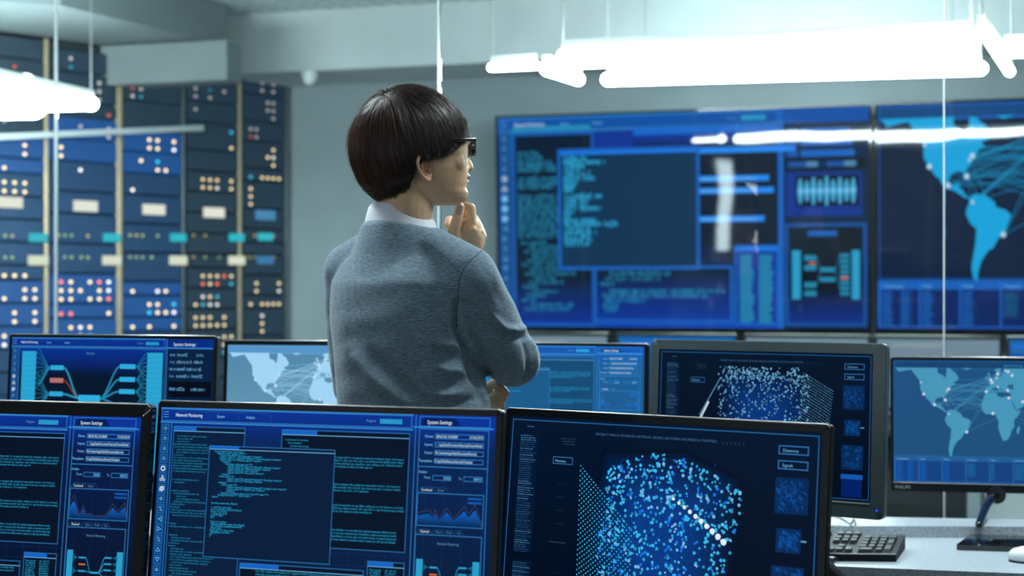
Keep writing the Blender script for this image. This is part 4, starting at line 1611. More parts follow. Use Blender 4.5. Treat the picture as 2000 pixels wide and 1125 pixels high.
# ------------------------------------------------------------------ wall displays
def wall_display(label, px0, px1, Y0, draw, zt, zb):
    """screen parallel to the back wall; Y0 is the wall depth at x=0"""
    def hit(px):
        u = (px - 1000) / FPX
        t = u * Y0 / (rd[0] - u * rd[1])
        return np.array([t * rd[0], Y0 + t * rd[1]])
    a, b = hit(px0), hit(px1)
    wm = np.linalg.norm(b - a)
    root, W, nh, yaw, hm = monitor(label, {'abz': (a, b, zt)}, None, wm, zt - zb, (.016, .016, .014, .03), R(-2.5), draw, zb, style='gloss',
                                   screen_mat='wallscreen', neck='none', topline=False, depth=.07, name='wall_display')
    root['category'] = 'wall display'
    root.location = (root.location[0], root.location[1], zb)
    mb = MB()
    m2 = (a + b) / 2 - np.array([nh[0], nh[1]]) * .125
    mb.box((m2[0], m2[1], (zt + zb) / 2), (wm * .3, .10, .4), yaw)
    mb.build('wall_bracket', M['black'], root)
    return root


def wall_code(g):
    mid = np.array(lin((3, 30, 62)))
    app_base(g, mid=mid)
    g.rect(0, 0, 1600, 250, np.array(lin((5, 85, 175))), 1, np.array(lin((3, 35, 90))))
    g.rect(0, 700, 1600, 900, np.array(lin((3, 30, 80))), 1, np.array(lin((8, 70, 185))))
    topbar(g)
    toolbar(g)
    g.rect(2, 64, 54, 890, BLUE * .35, 3)
    for k in (6, 7, 8):
        g.disc(28, 90 + k * 43, 15, LIGHT * .9, 6, 12)
    tl = CYAN * .8
    g.rect(66, 40, 420, 58, tl * .8, 6)
    g.rect(70, 72, 430, 880, mid * .6, 4)
    g.rect(70, 700, 430, 880, mid * .7, 5, TOPB * .9)
    g.frame(66, 68, 434, 900, 12, BLUE * .65, 6)
    r = random.Random(4)
    segs = [(90, 150, 100), (90, 170, 120), (90, 190, 150), (90, 206, 160), (90, 222, 260), (90, 260, 180), (90, 278, 200), (90, 296, 170)]
    for (x, y, L) in segs:
        g.scribble(x, y + 12, L, 26, tl * .8, 7)
    for k in range(11):
        g.scribble(90, 348 + k * 17, 260 if k else 380, 24, tl * .75, 7)
    for k in range(16):
        g.scribble(100 + (k * 37) % 60, 546 + k * 19, [120, 250, 380, 220, 330, 300, 200, 230, 100, 160, 60, 120, 90, 60, 200, 210][k], 22, tl * .75, 7)
    g.rect(440, 68, 610, 175, TOPB, 4)
    g.rect(610, 72, 1226, 560, mid * .5, 4)
    g.rect(610, 60, 1226, 90, BLUE * .9, 6)
    g.rect(610, 90, 1226, 150, TOPB * 1.2, 5, mid * .6)
    for y, L in ((150, 560), (268, 450), (318, 470), (435, 430)):
        g.rect(740 if y != 150 else 640, y, 740 + L, y + 24, BLUE * 1.2 + CYAN * .15, 7)
    for y in (274, 324, 441):
        g.rect(740, y + 4, 740 + 400, y + 10, LIGHT * .8, 8)
    g.frame(430, 640, 1036, 880, 12, BLUE * .7, 6)
    g.rect(440, 660, 1026, 860, mid * .5, 5, TOPB)
    for (x, y, L) in ((500, 668, 260), (480, 690, 240), (460, 712, 60), (500, 742, 500), (470, 762, 460), (480, 782, 180), (470, 804, 60), (480, 822, 50)):
        g.scribble(x, y + 12, L, 25, tl * .85, 7)
    g.rect(1046, 560, 1226, 880, TOPB, 4)
    g.rect(1046, 560, 1226, 582, BLUE * 1.1, 6)
    g.frame(1044, 556, 1228, 884, 8, BLUE * .8, 6)
    for x in (1066, 1146):
        for k in range(26):
            g.rect(x, 596 + k * 11, x + 46 + r.random() * 16, 605 + k * 11, CYAN * .55, 6)
    g.rect(1228, 0, 1250, 900, BLUE * .8, 6)
    # pop-up
    g.rect(277, 142, 893, 652, np.array(lin((5, 48, 82))), 9)
    g.rect(277, 142, 893, 166, BLUE * 1.3, 10)
    g.frame(272, 140, 897, 656, 14, BLUE * .75, 11)
    y = 176
    for k, (ind, L) in enumerate(((0, 110), (0, 180), (0, 90), (0, 70), (0, 110), (0, 140), (0, 60), (0, 45), (0, 40), (0, 170), (0, 110), (0, 100), (0, 160), (0, 40), (0, 20), (0, 130), (0, 230), (0, 110), (0, 150), (0, 110), (0, 120), (0, 100))):
        g.scribble(300, y + 14, L, 28, CYAN * 1.1, 13)
        y += 17 if k != 8 else 26
    # settings
    g.rect(1250, 0, 1600, 900, mid * 1.2, 5)
    g.rect(1250, 0, 1600, 60, np.array(lin((10, 80, 170))), 6)
    for i in range(4):
        yy = 84 + i * 44
        g.rect(1266, yy, 1310, yy + 26, BLUE * .6, 7)
        g.rect(1322, yy, 1322 + (200, 210, 220, 190)[i], yy + 26, BLUE * .8, 7)
    g.rect(1256, 205, 1590, 250, DARK * .5, 7)
    for x in (1275, 1430):
        g.rect(x, 218, x + 120, 240, BLUE * .5, 8)
        g.rect(x + 70, 218, x + 115, 240, LIGHT * .45, 9)
    g.rect(1262, 262, 1572, 440, TOPB * .9, 7)
    g.rect(1300, 275, 1560, 400, DARK, 8)
    for k in range(9):
        x = 1320 + k * 27
        h = [50, 42, 56, 44, 60, 44, 54, 44, 50][k]
        q = [(x - 13, 338), (x - 5, 338 - h), (x + 5, 338 - h), (x + 13, 338), (x + 5, 338 + h), (x - 5, 338 + h)]
        g.poly(q[::-1], CYAN * .6 + LIGHT * .25, 10)
        g.disc(x, 338, 10, LIGHT * 1.0, 11)
    g.frame(1256, 470, 1590, 890, 14, BLUE * .5, 9)
    g.rect(1270, 484, 1576, 876, DARK * .6, 8)
    g.rect(1270, 740, 1576, 876, DARK * .6, 9, TOPB * .8)
    g.rect(1350, 500, 1470, 522, BLUE * .7, 10)
    for a, b in ((1285, 1320), (1530, 1562)):
        g.rect(a, 580, b, 780, CYAN * .8, 11)
    for y_ in (600, 640, 710, 745):
        g.rect(1335, y_, 1385, y_ + 22, CYAN * .55, 11)
    g.rect(1355, 628, 1382, 636, ORNG, 12)
    for k in range(8):
        g.rect(1482, 594 + k * 22, 1520, 610 + k * 22, CYAN * .55, 11)
    g.rect(1486, 688, 1512, 697, ORNG, 12)
    for y_ in (650, 690):
        g.rect(1400, y_, 1462, y_ + 18, CYAN * .6, 11)
    g.line([(1385, 611), (1405, 660), (1385, 720)], 5, CYAN * .3, 10)
    g.line([(1482, 600), (1462, 660), (1482, 740)], 5, CYAN * .3, 10)


uw1 = UI(1.0)
wall_code(uw1)
WZ = 8.62
wall_display('huge blue wall display with code windows, centre of the back wall', 967, 1703, WZ, uw1, 2.395, 1.085)
uw2 = UI(1.0)
app_map(uw2, np.array(lin((10, 165, 225))), np.array(lin((2, 22, 52))), np.array(lin((8, 70, 130))), np.array(lin((2, 24, 60))), linec=BLUE * 1.3)
wall_display('wall display with a bright cyan world map, right end of the back wall', 1708, 2470, WZ, uw2, 2.395, 1.085)

# ------------------------------------------------------------------ far desk row
fy0 = 6.95


def frow(px, off=0.0):
    u = (px - 1000) / FPX
    t = u * (fy0 + off) / (rd[0] - u * rd[1])
    return np.array([t * rd[0], fy0 + off + t * rd[1]])


fa, fb = frow(640, -.35), frow(1900, -.35)
fd = desk('console_desk', 'long dark console desk in the room behind the glass', 'desk',
          [tuple(fa), tuple(fb), tuple(fb + bd * .8), tuple(fa + bd * .8)], .74, .03, M['console'], [], M['black'])
q = (fa + fb) / 2 + bd * .1
MB().box((q[0], q[1], .355), (np.linalg.norm(fb - fa) - .04, .04, .71), -YAW).build('front_panel', M['console'], fd)
far_specs = [(780, 1000, 'grey', 'far-row monitor hidden mostly behind the person'), (1003, 1190, 'grey', 'far-row monitor with a grey screen, just above the elbow'), (1203, 1440, 'blue', 'far-row monitor with a blue screen, top edge above the hazy code monitor'),
             (1452, 1700, 'grey', 'far-row monitor with a grey screen behind the thick grey frame'), (1708, 1957, 'grey', 'far-row monitor with a grey screen below the seam between the wall displays'),
             (1966, 2200, 'blue', 'far-row monitor with a blue screen cut by the right edge')]
for (p0, p1, kd_, lab) in far_specs:
    a, b = frow(p0), frow(p1)
    g = UI(1.0)
    if kd_ == 'grey':
        g.rect(0, 0, 1600, 900, np.array(lin((120, 140, 155))), 0, np.array(lin((100, 120, 138))))
        g.rect(200, 60, 900, 110, np.array(lin((140, 155, 165))), 1)
        g.rect(0, 0, 1600, 20, np.array(lin((90, 110, 125))), 1)
    else:
        g.rect(0, 0, 1600, 900, np.array(lin((10, 95, 170))), 0, np.array(lin((5, 50, 120))))
        g.rect(40, 60, 1200, 110, BLUE, 1)
        g.rect(40, 130, 900, 160, LINE * .8, 1)
    monitor(lab, {'abz': (a, b, 1.135)}, None, np.linalg.norm(b - a), .345, (.012, .012, .014, .018), R(2), g, .74, style='black', group='monitors on the far console desk')

# pale cabinet and posts right of the console
q = frow(2062, .1)
cb = thing('cabinet', (q[0], q[1], 0), -YAW, 'pale grey cabinet beyond the glass at the right edge below the monitor', 'cabinet')
MB().box((q[0], q[1], .42), (.62, .5, .84), -YAW, bev=.004).build('body', M['lightcab'], cb)
for s_, kx in ((-.02, 0), (.22, 1)):
    e = q + rd * s_ - bd * .262
    MB().box((e[0], e[1], .42), (.025, .014, .80), -YAW).build('door_rail', M['chrome'] if kx else M['cable'], cb)

# dome camera under the soffit
dp = np.array(P(605, 165, 8.75))
dz = 2.68
dc = thing('dome_camera', (dp[0], dp[1], dz), 0, 'small white dome camera under the ceiling beam, left of the hair', 'security camera')
MB().tube([(dp[0], dp[1], dz - .002), (dp[0], dp[1], dz - .03)], .05, k=20, round_ends=False).build('mount', M['camdome'], dc, smooth=False)
MB().sphere((dp[0], dp[1], dz - .04), .042).build('dome', M['camdome'], dc, smooth=True)

# ------------------------------------------------------------------ hanging lights beyond the glass
HL = 0.90
LZ = CAMZ + HL


def lp(px, py, dz=0.0):
    Y = FPX * (HL + dz) / (562.5 - py)
    return np.array([(px - 1000) / FPX * Y, Y, LZ + dz])


def pendant(label, tubes, hang, group='hanging tube lights beyond the glass'):
    c = np.mean([np.array(t[0]) for t in tubes], axis=0)
    root = thing('pendant_light', (c[0], c[1], LZ), -YAW, label, 'ceiling light', group)
    for a, b, r_ in tubes:
        a, b = np.array(a), np.array(b)
        dd = (b - a) / np.linalg.norm(b - a)
        MB().tube([a, b], r_, k=10).build('tube', M['tube'], root, smooth=True)
        mid_ = (a + b) / 2
        an = math.atan2(dd[1], dd[0])
        MB().box((mid_[0], mid_[1], mid_[2] + r_ + .016), (np.linalg.norm(b - a), r_ * 1.2, .03), an).build('housing', M['camdome'], root)
    for p in hang:
        MB().tube([(p[0], p[1], p[2] + .04), (p[0], p[1], CEIL)], .003, k=6).build('suspension_cable', M['cable'], root)
    return root


f1, f2 = lp(1187, 155), lp(1915, 134)
n1, n2 = lp(1100, 120), lp(1897, 88)
pendant('large hanging frame of long bright tube lights above the wall displays',
        [(f1, f2, .028), (n1, n2, .030), (lp(1103, 110), lp(1890, 76), .030), (lp(1067, 135), lp(1130, 155), .026)],
        [f1, f2, n1, n2])
pendant('short slanted hanging tube at the upper right corner', [(lp(1918, 55), lp(1972, 140), .020)], [lp(1918, 55)])
pendant('hanging tube light cut by the right edge of the frame', [(lp(1962, 100), lp(2300, 85), .026)], [lp(1975, 100), lp(2250, 87)])
b1, b2 = lp(1260, 151, .2), lp(1860, 133, .2)
pendant('hanging tube light closest to the wall displays, behind the large frame', [(b1, b2, .022)], [b1, b2])
L1, L2, L3 = lp(178, 203), lp(-170, 128), lp(-260, 216)
pendant('pointed corner of a hanging tube light at the upper left edge', [(L1, L2, .034), (L1, L3, .030), (lp(60, 196), lp(-260, 200), .09)], [L1, L2, L3])
pendant('faint hanging tube left of the large light frame, below the soffit', [(lp(960, 132), lp(1047, 128), .016)], [lp(962, 132)])

lx, ly = -2.84, -1.0  # unseen glowing column, added only to make the streak on the wall display
fl = thing('streak_column', (lx, ly, 0), 0, 'tall glowing column added unseen behind the viewpoint to mirror a vertical streak', 'added light')
MB().tube([(lx, ly, 0), (lx, ly, .03)], .17, M['camdome'], k=28, round_ends=False).build('added_column_base', None, fl, auto=40)
MB().tube([(lx, ly, .03), (lx, ly, .52)], .03, M['camdome'], k=16, round_ends=False).build('added_column_pole', None, fl, auto=40)
MB().tube([(lx, ly, .52), (lx, ly, 2.08)], .095, M['strip'], k=24, round_ends=False).build('glow_column', None, fl, auto=40)

# unseen ceiling panels of the near room, rear pair added as fill
for i, (x, y, lab) in enumerate([(-1.3, 3.3, 'square ceiling light panel over the desks, left'), (1.2, 3.1, 'square ceiling light panel over the desks, right'), (-.4, -2.4, 'square fill light panel added behind the viewpoint, left'), (1.8, -.8, 'square fill light panel added behind the viewpoint, right')]):
    root = thing('ceiling_or_fill_light', (x, y, CEIL - .03), 0, lab, 'ceiling light', 'ceiling light panels and added fill panels of the near room')
    MB().box((x, y, CEIL - .012), (.66, .66, .022), bev=.003).build('frame', M['camdome'], root)
    MB().box((x, y, CEIL - .026), (.60, .60, .006)).build('diffuser', M['panel'] if y > 0 else M['panelfill'], root)


# ------------------------------------------------------------------ person
PY = 2.87


def Q(px, py, Y=PY):
    return np.array(P(px, py, Y))


person = thing('person', (-.21, 2.88, 0), 0, 'person seen from behind in grey sweater and glasses, hand on chin, watching the wall display', 'person')
pf = np.array([math.sin(R(35)), math.cos(R(35)), 0])     # where the chest faces
pr = np.array([math.cos(R(35)), -math.sin(R(35)), 0])    # the person's right
upv = np.array([0, 0, 1.0])


def remeshed(name, mb, voxel, smooth_it, parent, m, fac=0.5):
    o = mb.build('tmp', None, None)
    md = o.modifiers.new('r', 'REMESH')
    md.mode = 'VOXEL'
    md.voxel_size = voxel
    md.use_smooth_shade = True
    if smooth_it:
        ms = o.modifiers.new('s', 'SMOOTH')
        ms.factor = fac
        ms.iterations = smooth_it
    dg = bpy.context.evaluated_depsgraph_get()
    me = bpy.data.meshes.new_from_object(o.evaluated_get(dg))
    n = len(me.vertices)
    co = np.empty(n * 3)
    me.vertices.foreach_get('co', co)
    co = co.reshape(-1, 3) + np.array(o.location)
    bpy.data.objects.remove(o)
    inv = np.array(mworld(parent).inverted())
    lc = co @ inv[:3, :3].T + inv[:3, 3]
    me.vertices.foreach_set('co', lc.ravel())
    me.name = name
    me.materials.clear()
    me.materials.append(m)
    me.polygons.foreach_set('use_smooth', [True] * len(me.polygons))
    me.polygons.foreach_set('material_index', [0] * len(me.polygons))
    me.update()
    ob = bpy.data.objects.new(name, me)
    C.objects.link(ob)
    ob.parent = parent
    return ob, co


def set_co(ob, co):
    inv = np.array(mworld(ob.parent).inverted())
    lc = co @ inv[:3, :3].T + inv[:3, 3]
    ob.data.vertices.foreach_set('co', lc.ravel())
    ob.data.update()


def normals(ob):
    n = len(ob.data.vertices)
    a = np.empty(n * 3)
    ob.data.vertices.foreach_get('normal', a)
    return a.reshape(-1, 3)


def ering(c, a, b, e=2.2, k=36, ax=pr, bx=pf):
    th = np.arange(k) / k * 2 * math.pi
    ct, st = np.cos(th), np.sin(th)
    u = a * np.sign(ct) * abs(ct) ** (2 / e)
    v = b * np.sign(st) * abs(st) ** (2 / e)
    return np.array(c) + u[:, None] * ax + v[:, None] * bx


def torso_rings(g=0.0):
    """g: growth in metres for the garment over the body"""
    T = [(0.90, -.200, 2.870, .172, .120), (1.00, -.198, 2.870, .166, .115), (1.10, -.200, 2.870, .168, .115), (1.20, -.209, 2.872, .166, .118),
         (1.29, -.213, 2.872, .172, .120), (1.36, -.212, 2.872, .172, .115), (1.405, -.214, 2.875, .140, .092), (1.435, -.216, 2.878, .100, .074), (1.462, -.217, 2.880, .070, .064)]
    return [ering((x, y, z), a + g, b + g) for z, x, y, a, b in T]


# joints
shR = Q(912, 541, 2.785)
miR = Q(950, 622, 2.835)
elR = Q(1001, 702, 2.905)
wrR = Q(906, 506, 2.945)
shL = Q(683, 528, 2.965)
elL = Q(696, 755, 3.03)
wrL = Q(900, 790, 3.03)
nkB = Q(788, 478, 2.876)

# ---- head frame
HY = R(21)
hf = np.array([math.cos(HY), math.sin(HY), 0])
hl = np.array([-math.sin(HY), math.cos(HY), 0])
hc = Q(819, 400, 2.87)
hc[2] = CAMZ + (562.5 - 400) / FPX * 2.87
tiltu = np.array([0, 0, 1.0])


def HP(x, y, h):
    return hc + hf * x + hl * y + tiltu * h


prof = [(0.000, .060, -.005, .030), (.006, .080, -.01, .040), (.014, .0895, -.02, .047), (.026, .0915, -.035, .054), (.036, .0865, -.05, .059), (.046, .0885, -.06, .0625),
        (.054, .0885, -.07, .065), (.062, .0890, -.078, .067), (.072, .0890, -.085, .0695), (.085, .0880, -.091, .071), (.100, .0865, -.095, .0725), (.114, .0860, -.097, .0735),
        (.128, .0880, -.098, .074), (.145, .0845, -.098, .0725), (.162, .078, -.095, .069), (.180, .067, -.088, .064), (.196, .058, -.073, .053), (.208, .048, -.056, .042), (.216, .022, -.030, .020)]
hr = []
for h, xf, xb, wy in prof:
    th = np.arange(48) / 48 * 2 * math.pi
    ct, st = np.cos(th), np.sin(th)
    xc = -.012
    ef = float(np.interp(h, [0, .03, .07, .12], [1.8, 1.95, 2.15, 2.3]))
    u = np.where(ct > 0, (xf - xc) * np.sign(ct) * abs(ct) ** (2 / ef), (xc - xb) * np.sign(ct) * abs(ct) ** (2 / 2.1))
    v = wy * np.sign(st) * abs(st) ** (2 / np.where(ct > 0, ef, 2.1))
    hr.append(np.array([HP(a, b, h) for a, b in zip(u, v)]))

body = MB()
body.loft(hr)
# nose, lips, brow, chin
body.tube([HP(.082, 0, .118), HP(.092, 0, .100), HP(.1015, 0, .086), HP(.1045, 0, .079)], [.007, .0085, .0105, .0105], k=14, sub=3)
body.sphere(HP(.095, .0095, .0765), (.009, .007, .007))
body.sphere(HP(.095, -.0095, .0765), (.009, .007, .007))
hm_ = Matrix.Rotation(HY, 4, 'Z')
body.sphere(HP(.0960, 0, .0590), (.0115, .023, .0058), mtx=hm_)
body.sphere(HP(.0935, 0, .0475), (.0110, .020, .0062), mtx=hm_)
body.sphere(HP(.077, 0, .020), (.017, .024, .016), mtx=hm_)
for s_ in (-1, 1):
    body.sphere(HP(.058, .038 * s_, .086), (.024, .024, .026), mtx=hm_)
    body.tube([HP(.086, .012 * s_, .128), HP(.080, .035 * s_, .130), HP(.064, .052 * s_, .126)], .007, k=10, sub=3)
# neck
body.tube([HP(-.035, 0, .075), HP(-.028, 0, .02), HP(-.028, 0, -.02), nkB + np.array([.008, .0, .01]), nkB + np.array([0, 0, -.06])], [.058, .055, .055, .056, .050], k=24, sub=4)
# torso, slightly slimmer than the sweater
tr = torso_rings(-.024)
body.loft(tr)
body.tube([nkB, shR], [.055, .040], k=16)
body.tube([nkB, shL], [.055, .042], k=16)
body.tube([shR, miR, elR], [.042, .040, .036], k=16, sub=4)
body.tube([elR, (elR + wrR) / 2 + np.array([.006, .0, 0]), wrR], [.034, .031, .025], k=16, sub=4)
body.tube([shL, (shL + elL) / 2, elL], [.045, .043, .038], k=16, sub=4)
body.tube([elL, (elL + wrL) / 2, wrL], [.037, .033, .024], k=16, sub=4)
# legs
hipC = np.array([-.20, 2.87, .90])
for s_ in (-1, 1):
    hp_ = hipC + pr * .085 * s_
    kn_ = hp_ + np.array([0, 0, -.44]) + pf * .012
    an_ = hp_ + np.array([0, 0, -.82]) + pr * .01 * s_
    body.tube([hp_ + np.array([0, 0, .02]), hp_ + np.array([0, 0, -.2]), kn_, kn_ + np.array([0, 0, -.14]) - pf * .008, an_], [.082, .074, .052, .050, .034], k=18, sub=4)
    body.tube([an_ + np.array([0, 0, -.02]), an_ + np.array([0, 0, -.045]) + pf * .13], [.030, .022], k=14)
# right hand at the chin
HYY = 2.905


def hp(px, py, dy):
    return Q(px, py, HYY + dy)


palm = [(hp(906, 505, .030), .024), (hp(909, 485, .024), .027), (hp(914, 466, .020), .0295), (hp(919, 450, .018), .028)]
body.tube([p for p, r in palm], [r for p, r in palm], k=18, sub=3)
body.tube([hp(931, 482, .004), hp(932, 464, .006), hp(930, 449, .008)], [.014, .0155, .0125], k=14, sub=3)
body.tube([hp(936, 476, .022), hp(939, 462, .024), hp(938, 452, .026)], [.012, .012, .0105], k=14, sub=3)
# index: up to the bent joint under the chin, then folded down
body.tube([hp(926, 452, .004), hp(922, 430, .000), hp(920, 405, .000)], [.0115, .0098, .0092], k=14, sub=3)
body.tube([hp(920, 405, .000), hp(909, 403, .010), hp(903, 412, .020)], [.0092, .0082, .0075], k=14, sub=3)
body.sphere(hp(924, 449, -.004), .0095)
body.sphere(hp(938, 455, .006), .0098)
body.sphere(hp(943, 461, .018), .0085)
# middle, ring and little fingers curled behind
body.tube([hp(935, 450, .026), hp(926, 428, .034), hp(912, 418, .040), hp(898, 428, .042), hp(893, 440, .040)], [.011, .010, .0095, .0085, .0078], k=14, sub=3)
body.tube([hp(932, 456, .044), hp(920, 438, .054), hp(904, 430, .058), hp(888, 438, .056), hp(884, 450, .050)], [.0105, .0095, .009, .0082, .0075], k=14, sub=3)
body.tube([hp(918, 466, .052), hp(904, 448, .062), hp(888, 434, .060), hp(877, 428, .050), hp(874, 439, .040)], [.0095, .009, .0082, .0075, .007], k=14, sub=3)
# thumb, leaving the side of the palm near its base
body.tube([hp(893, 488, .006), hp(884, 466, -.006), hp(889, 442, -.014), hp(894, 424, -.016), hp(899, 405, -.013)], [.017, .0150, .0115, .0108, .0098], k=16, sub=4)
body.tube([hp(893, 488, .012), hp(904, 470, .008)], [.019, .020], k=14)
# left hand under the right elbow
def lh(px, py, Y):
    return Q(px, py, Y)


body.tube([wrL, lh(935, 788, 2.99), lh(955, 786, 2.965)], [.024, .026, .024], k=16, sub=3)
body.tube([lh(950, 764, 2.955), lh(962, 750, 2.935), lh(976, 755, 2.925), lh(990, 768, 2.918)], [.0105, .0095, .0086, .0070], k=14, sub=4)
body.tube([lh(955, 782, 2.955), lh(966, 773, 2.935), lh(977, 770, 2.928), lh(984, 777, 2.928)], [.0110, .0098, .0092, .0082], k=14, sub=4)
body.tube([lh(958, 796, 2.955), lh(968, 790, 2.938), lh(977, 789, 2.932), lh(980, 796, 2.932)], [.0110, .0100, .0092, .0080], k=14, sub=4)
body.tube([lh(960, 812, 2.955), lh(968, 806, 2.942), lh(974, 806, 2.938), lh(976, 812, 2.938)], [.0100, .0090, .0085, .0075], k=14, sub=4)
body.sphere(lh(960, 772, 2.962), .018)
body.sphere(lh(958, 790, 2.965), .017)
body.tube([lh(945, 780, 2.985), lh(950, 762, 3.00), lh(962, 750, 3.01)], [.014, .0115, .010], k=14, sub=4)
skin_ob, sco = remeshed('body', body, 0.0024, 2, person, M['skin'], 0.5)
# lip colour on the same continuous skin
skin_ob.data.materials.append(M['lip'])
lipc = HP(.092, 0, .0535)
near = np.linalg.norm((sco - lipc) * 1.0, axis=1) < .027
for p in skin_ob.data.polygons:
    i = p.vertices[0]
    if near[i]:
        d_ = sco[i] - hc
        h = d_[2]
        x = d_ @ hf
        if .0420 < h < .0645 and x > .0925:
            p.material_index = 1

# ears (both sides): helix rim, inner bowl, lobe
for side in (-1, 1):
    def EP(x, h, o_):
        """x backwards in the ear plane, h up, o_ outwards"""
        return HP(-.004 - x * .93 - o_ * .25, side * (.069 + o_ * .9 + x * .30), .068 + h * .84)
    eb = MB()
    eb.tube([EP(-.006, -.004, .003), EP(-.009, .012, .004), EP(-.004, .025, .008), EP(.008, .031, .010), EP(.020, .026, .012), EP(.0255, .012, .013), EP(.0225, -.004, .012), EP(.016, -.016, .010), EP(.007, -.026, .007), EP(-.001, -.027, .004), EP(-.005, -.018, .003), EP(-.006, -.008, .003)],
            [.0028, .0028, .0032, .0034, .0034, .0034, .0033, .0036, .0050, .0050, .0043, .0032], k=12, sub=4)
    eb.tube([EP(.007, .023, .009), EP(.0135, .012, .0115), EP(.0140, -.003, .0115), EP(.008, -.014, .009), EP(0, -.015, .006)], [.0020, .0024, .0024, .0026, .0024], k=10, sub=4)
    eb.tube([EP(-.007, .004, .004), EP(-.005, -.004, .006), EP(-.006, -.010, .004)], [.003, .0045, .003], k=10, sub=3)
    # bowl plate
    A_ = Matrix(((-.93 * hf[0] + side * .30 * hl[0], 0, side * hl[0]), (-.93 * hf[1] + side * .30 * hl[1], 0, side * hl[1]), (0, 1, 0)))
    eb.sphere(EP(.009, .002, .0008), (.017, .022, .004), mtx=A_.to_4x4())
    eb.sphere(EP(.004, -.020, .004), (.010, .008, .005), mtx=A_.to_4x4())
    er, eco = remeshed('ear', eb, 0.0011, 2, person, M['skinear'])
ncr = MB().tube([hp(899, 403.5, -.0232), hp(896, 415, -.0262)], [.0058, .0062], k=12)
nm_ = ncr.v[0]
cen = nm_.mean(axis=0)
ncr.v[0] = cen + (nm_ - cen) * np.array([1, .25, 1])
ncr.build('thumbnail', M['nail'], person, smooth=True)
nl = MB().sphere(lh(985, 770.5, 2.9185), (.0042, .0018, .0034))
nl.build('fingernail', M['nail'], person, smooth=True)
# eyes
for s_ in (-1, 1):
    MB().sphere(HP(.069, .031 * s_, .112), .0125).build('eyeball', M['eyew'], person, smooth=True)
    MB().sphere(HP(.0775, .031 * s_, .112), (.0048, .0048, .0048)).build('iris', M['iris'], person, smooth=True)
    eb = MB()
    eb.tube([HP(.093, .012 * s_, .131), HP(.090, .030 * s_, .136), HP(.074, .050 * s_, .130)], [.0022, .003, .0015], k=8, sub=3)
    eb.build('eyebrow', M['iris'], person, smooth=True)

# ---- sweater
sw = MB()
sw.loft(torso_rings(0.0)[:-1])
sw.tube([nkB + np.array([-.004, 0, -.012]), (nkB + shR) / 2 + np.array([0, 0, .004]), shR + np.array([0, 0, .004])], [.060, .058, .058], k=20, sub=4)
sw.tube([nkB + np.array([.004, 0, -.012]), (nkB + shL) / 2 + np.array([0, 0, .004]), shL], [.060, .056, .056], k=20, sub=4)
sw.tube([shR, (shR + miR) / 2 + np.array([-.002, 0, 0]), miR, Q(972, 672, 2.865), elR], [.062, .063, .064, .066, .058], k=20, sub=4)
sw.tube([elR, (elR + wrR) / 2 + np.array([.004, 0, 0]), wrR + (elR - wrR) * .16], [.054, .046, .036], k=20, sub=4)
sw.tube([shL, (shL + elL) / 2 + np.array([-.002, 0, 0]), elL], [.056, .055, .050], k=20, sub=4)
sw.tube([elL, (elL + wrL) / 2, wrL], [.050, .043, .033], k=20, sub=4)
sweater, wco = remeshed('sweater', sw, 0.0042, 12, person, M['knit'])
nrm_ = normals(sweater)
pxy = np.stack([1000 + wco[:, 0] / wco[:, 1] * FPX, 562.5 - (wco[:, 2] - CAMZ) / wco[:, 1] * FPX], 1)
view = wco - np.array([0, 0, CAMZ])
view /= np.linalg.norm(view, axis=1)[:, None]
facing = np.clip(-(view * nrm_).sum(1) * 2 + .35, 0, 1)


def seg_dist(p, pts):
    best = np.full(len(p), 1e9)
    tpos = np.zeros(len(p))
    n = len(pts) - 1
    for i in range(n):
        a, b = np.array(pts[i], float), np.array(pts[i + 1], float)
        d = b - a
        t = np.clip(((p - a) @ d) / (d @ d), 0, 1)
        q = a + t[:, None] * d
        dd = np.linalg.norm(p - q, axis=1)
        m_ = dd < best
        best[m_] = dd[m_]
        tpos[m_] = (i + t[m_]) / n
    return best, tpos


# (polyline, amplitude in mm, width in px) cloth folds
folds = [
    ([(893, 590), (893, 640), (905, 672), (928, 706), (955, 738), (968, 752)], -14, 7),         # arm against the torso
    ([(912, 650), (936, 692), (965, 728)], 3, 7),
    ([(905, 690), (925, 730), (940, 770)], -8, 9),
    ([(963, 618), (985, 640), (1010, 645), (1030, 637)], 6, 6),                       # bunched sleeve
    ([(958, 632), (985, 655), (1012, 660), (1036, 655)], -5, 6),
    ([(1030, 650), (1045, 680), (1047, 715), (1036, 745)], 3.5, 5),
    ([(1018, 655), (1030, 690), (1030, 725), (1018, 750)], -3, 5),
    ([(940, 640), (960, 680), (985, 715)], 3.5, 10),
    ([(690, 680), (730, 730), (780, 775), (810, 800)], 8, 14),                        # diagonal ridge on the lower back
    ([(725, 690), (765, 735), (815, 780)], -8, 13),
    ([(838, 660), (860, 672), (905, 676)], 4, 7),
    ([(845, 680), (870, 695), (905, 698)], -7, 10),
    ([(850, 715), (875, 725), (905, 722)], 5, 9),
    ([(850, 755), (885, 752), (915, 735)], -5, 9),
    ([(830, 765), (870, 772), (900, 765)], 4, 8),
    ([(860, 790), (900, 790), (930, 775)], -4, 8),
    ([(935, 750), (950, 780), (960, 800)], 4, 7),
    ([(700, 470), (760, 480), (820, 478)], 1.5, 9),
    ([(700, 462), (760, 470), (800, 470)], -1.5, 6),
    ([(668, 600), (672, 680), (690, 760)], 2.0, 14),
    ([(960, 520), (975, 560), (1000, 600)], 2.0, 9),
    ([(925, 560), (945, 600), (960, 640)], -2.5, 12),
]
disp = np.zeros(len(wco))
for pts, amp, wd in folds:
    d_, t_ = seg_dist(pxy, pts)
    env = np.sin(np.clip(t_, 0.03, .97) * math.pi) ** .5
    disp += amp * .0018 * np.exp(-(d_ / wd) ** 2) * env
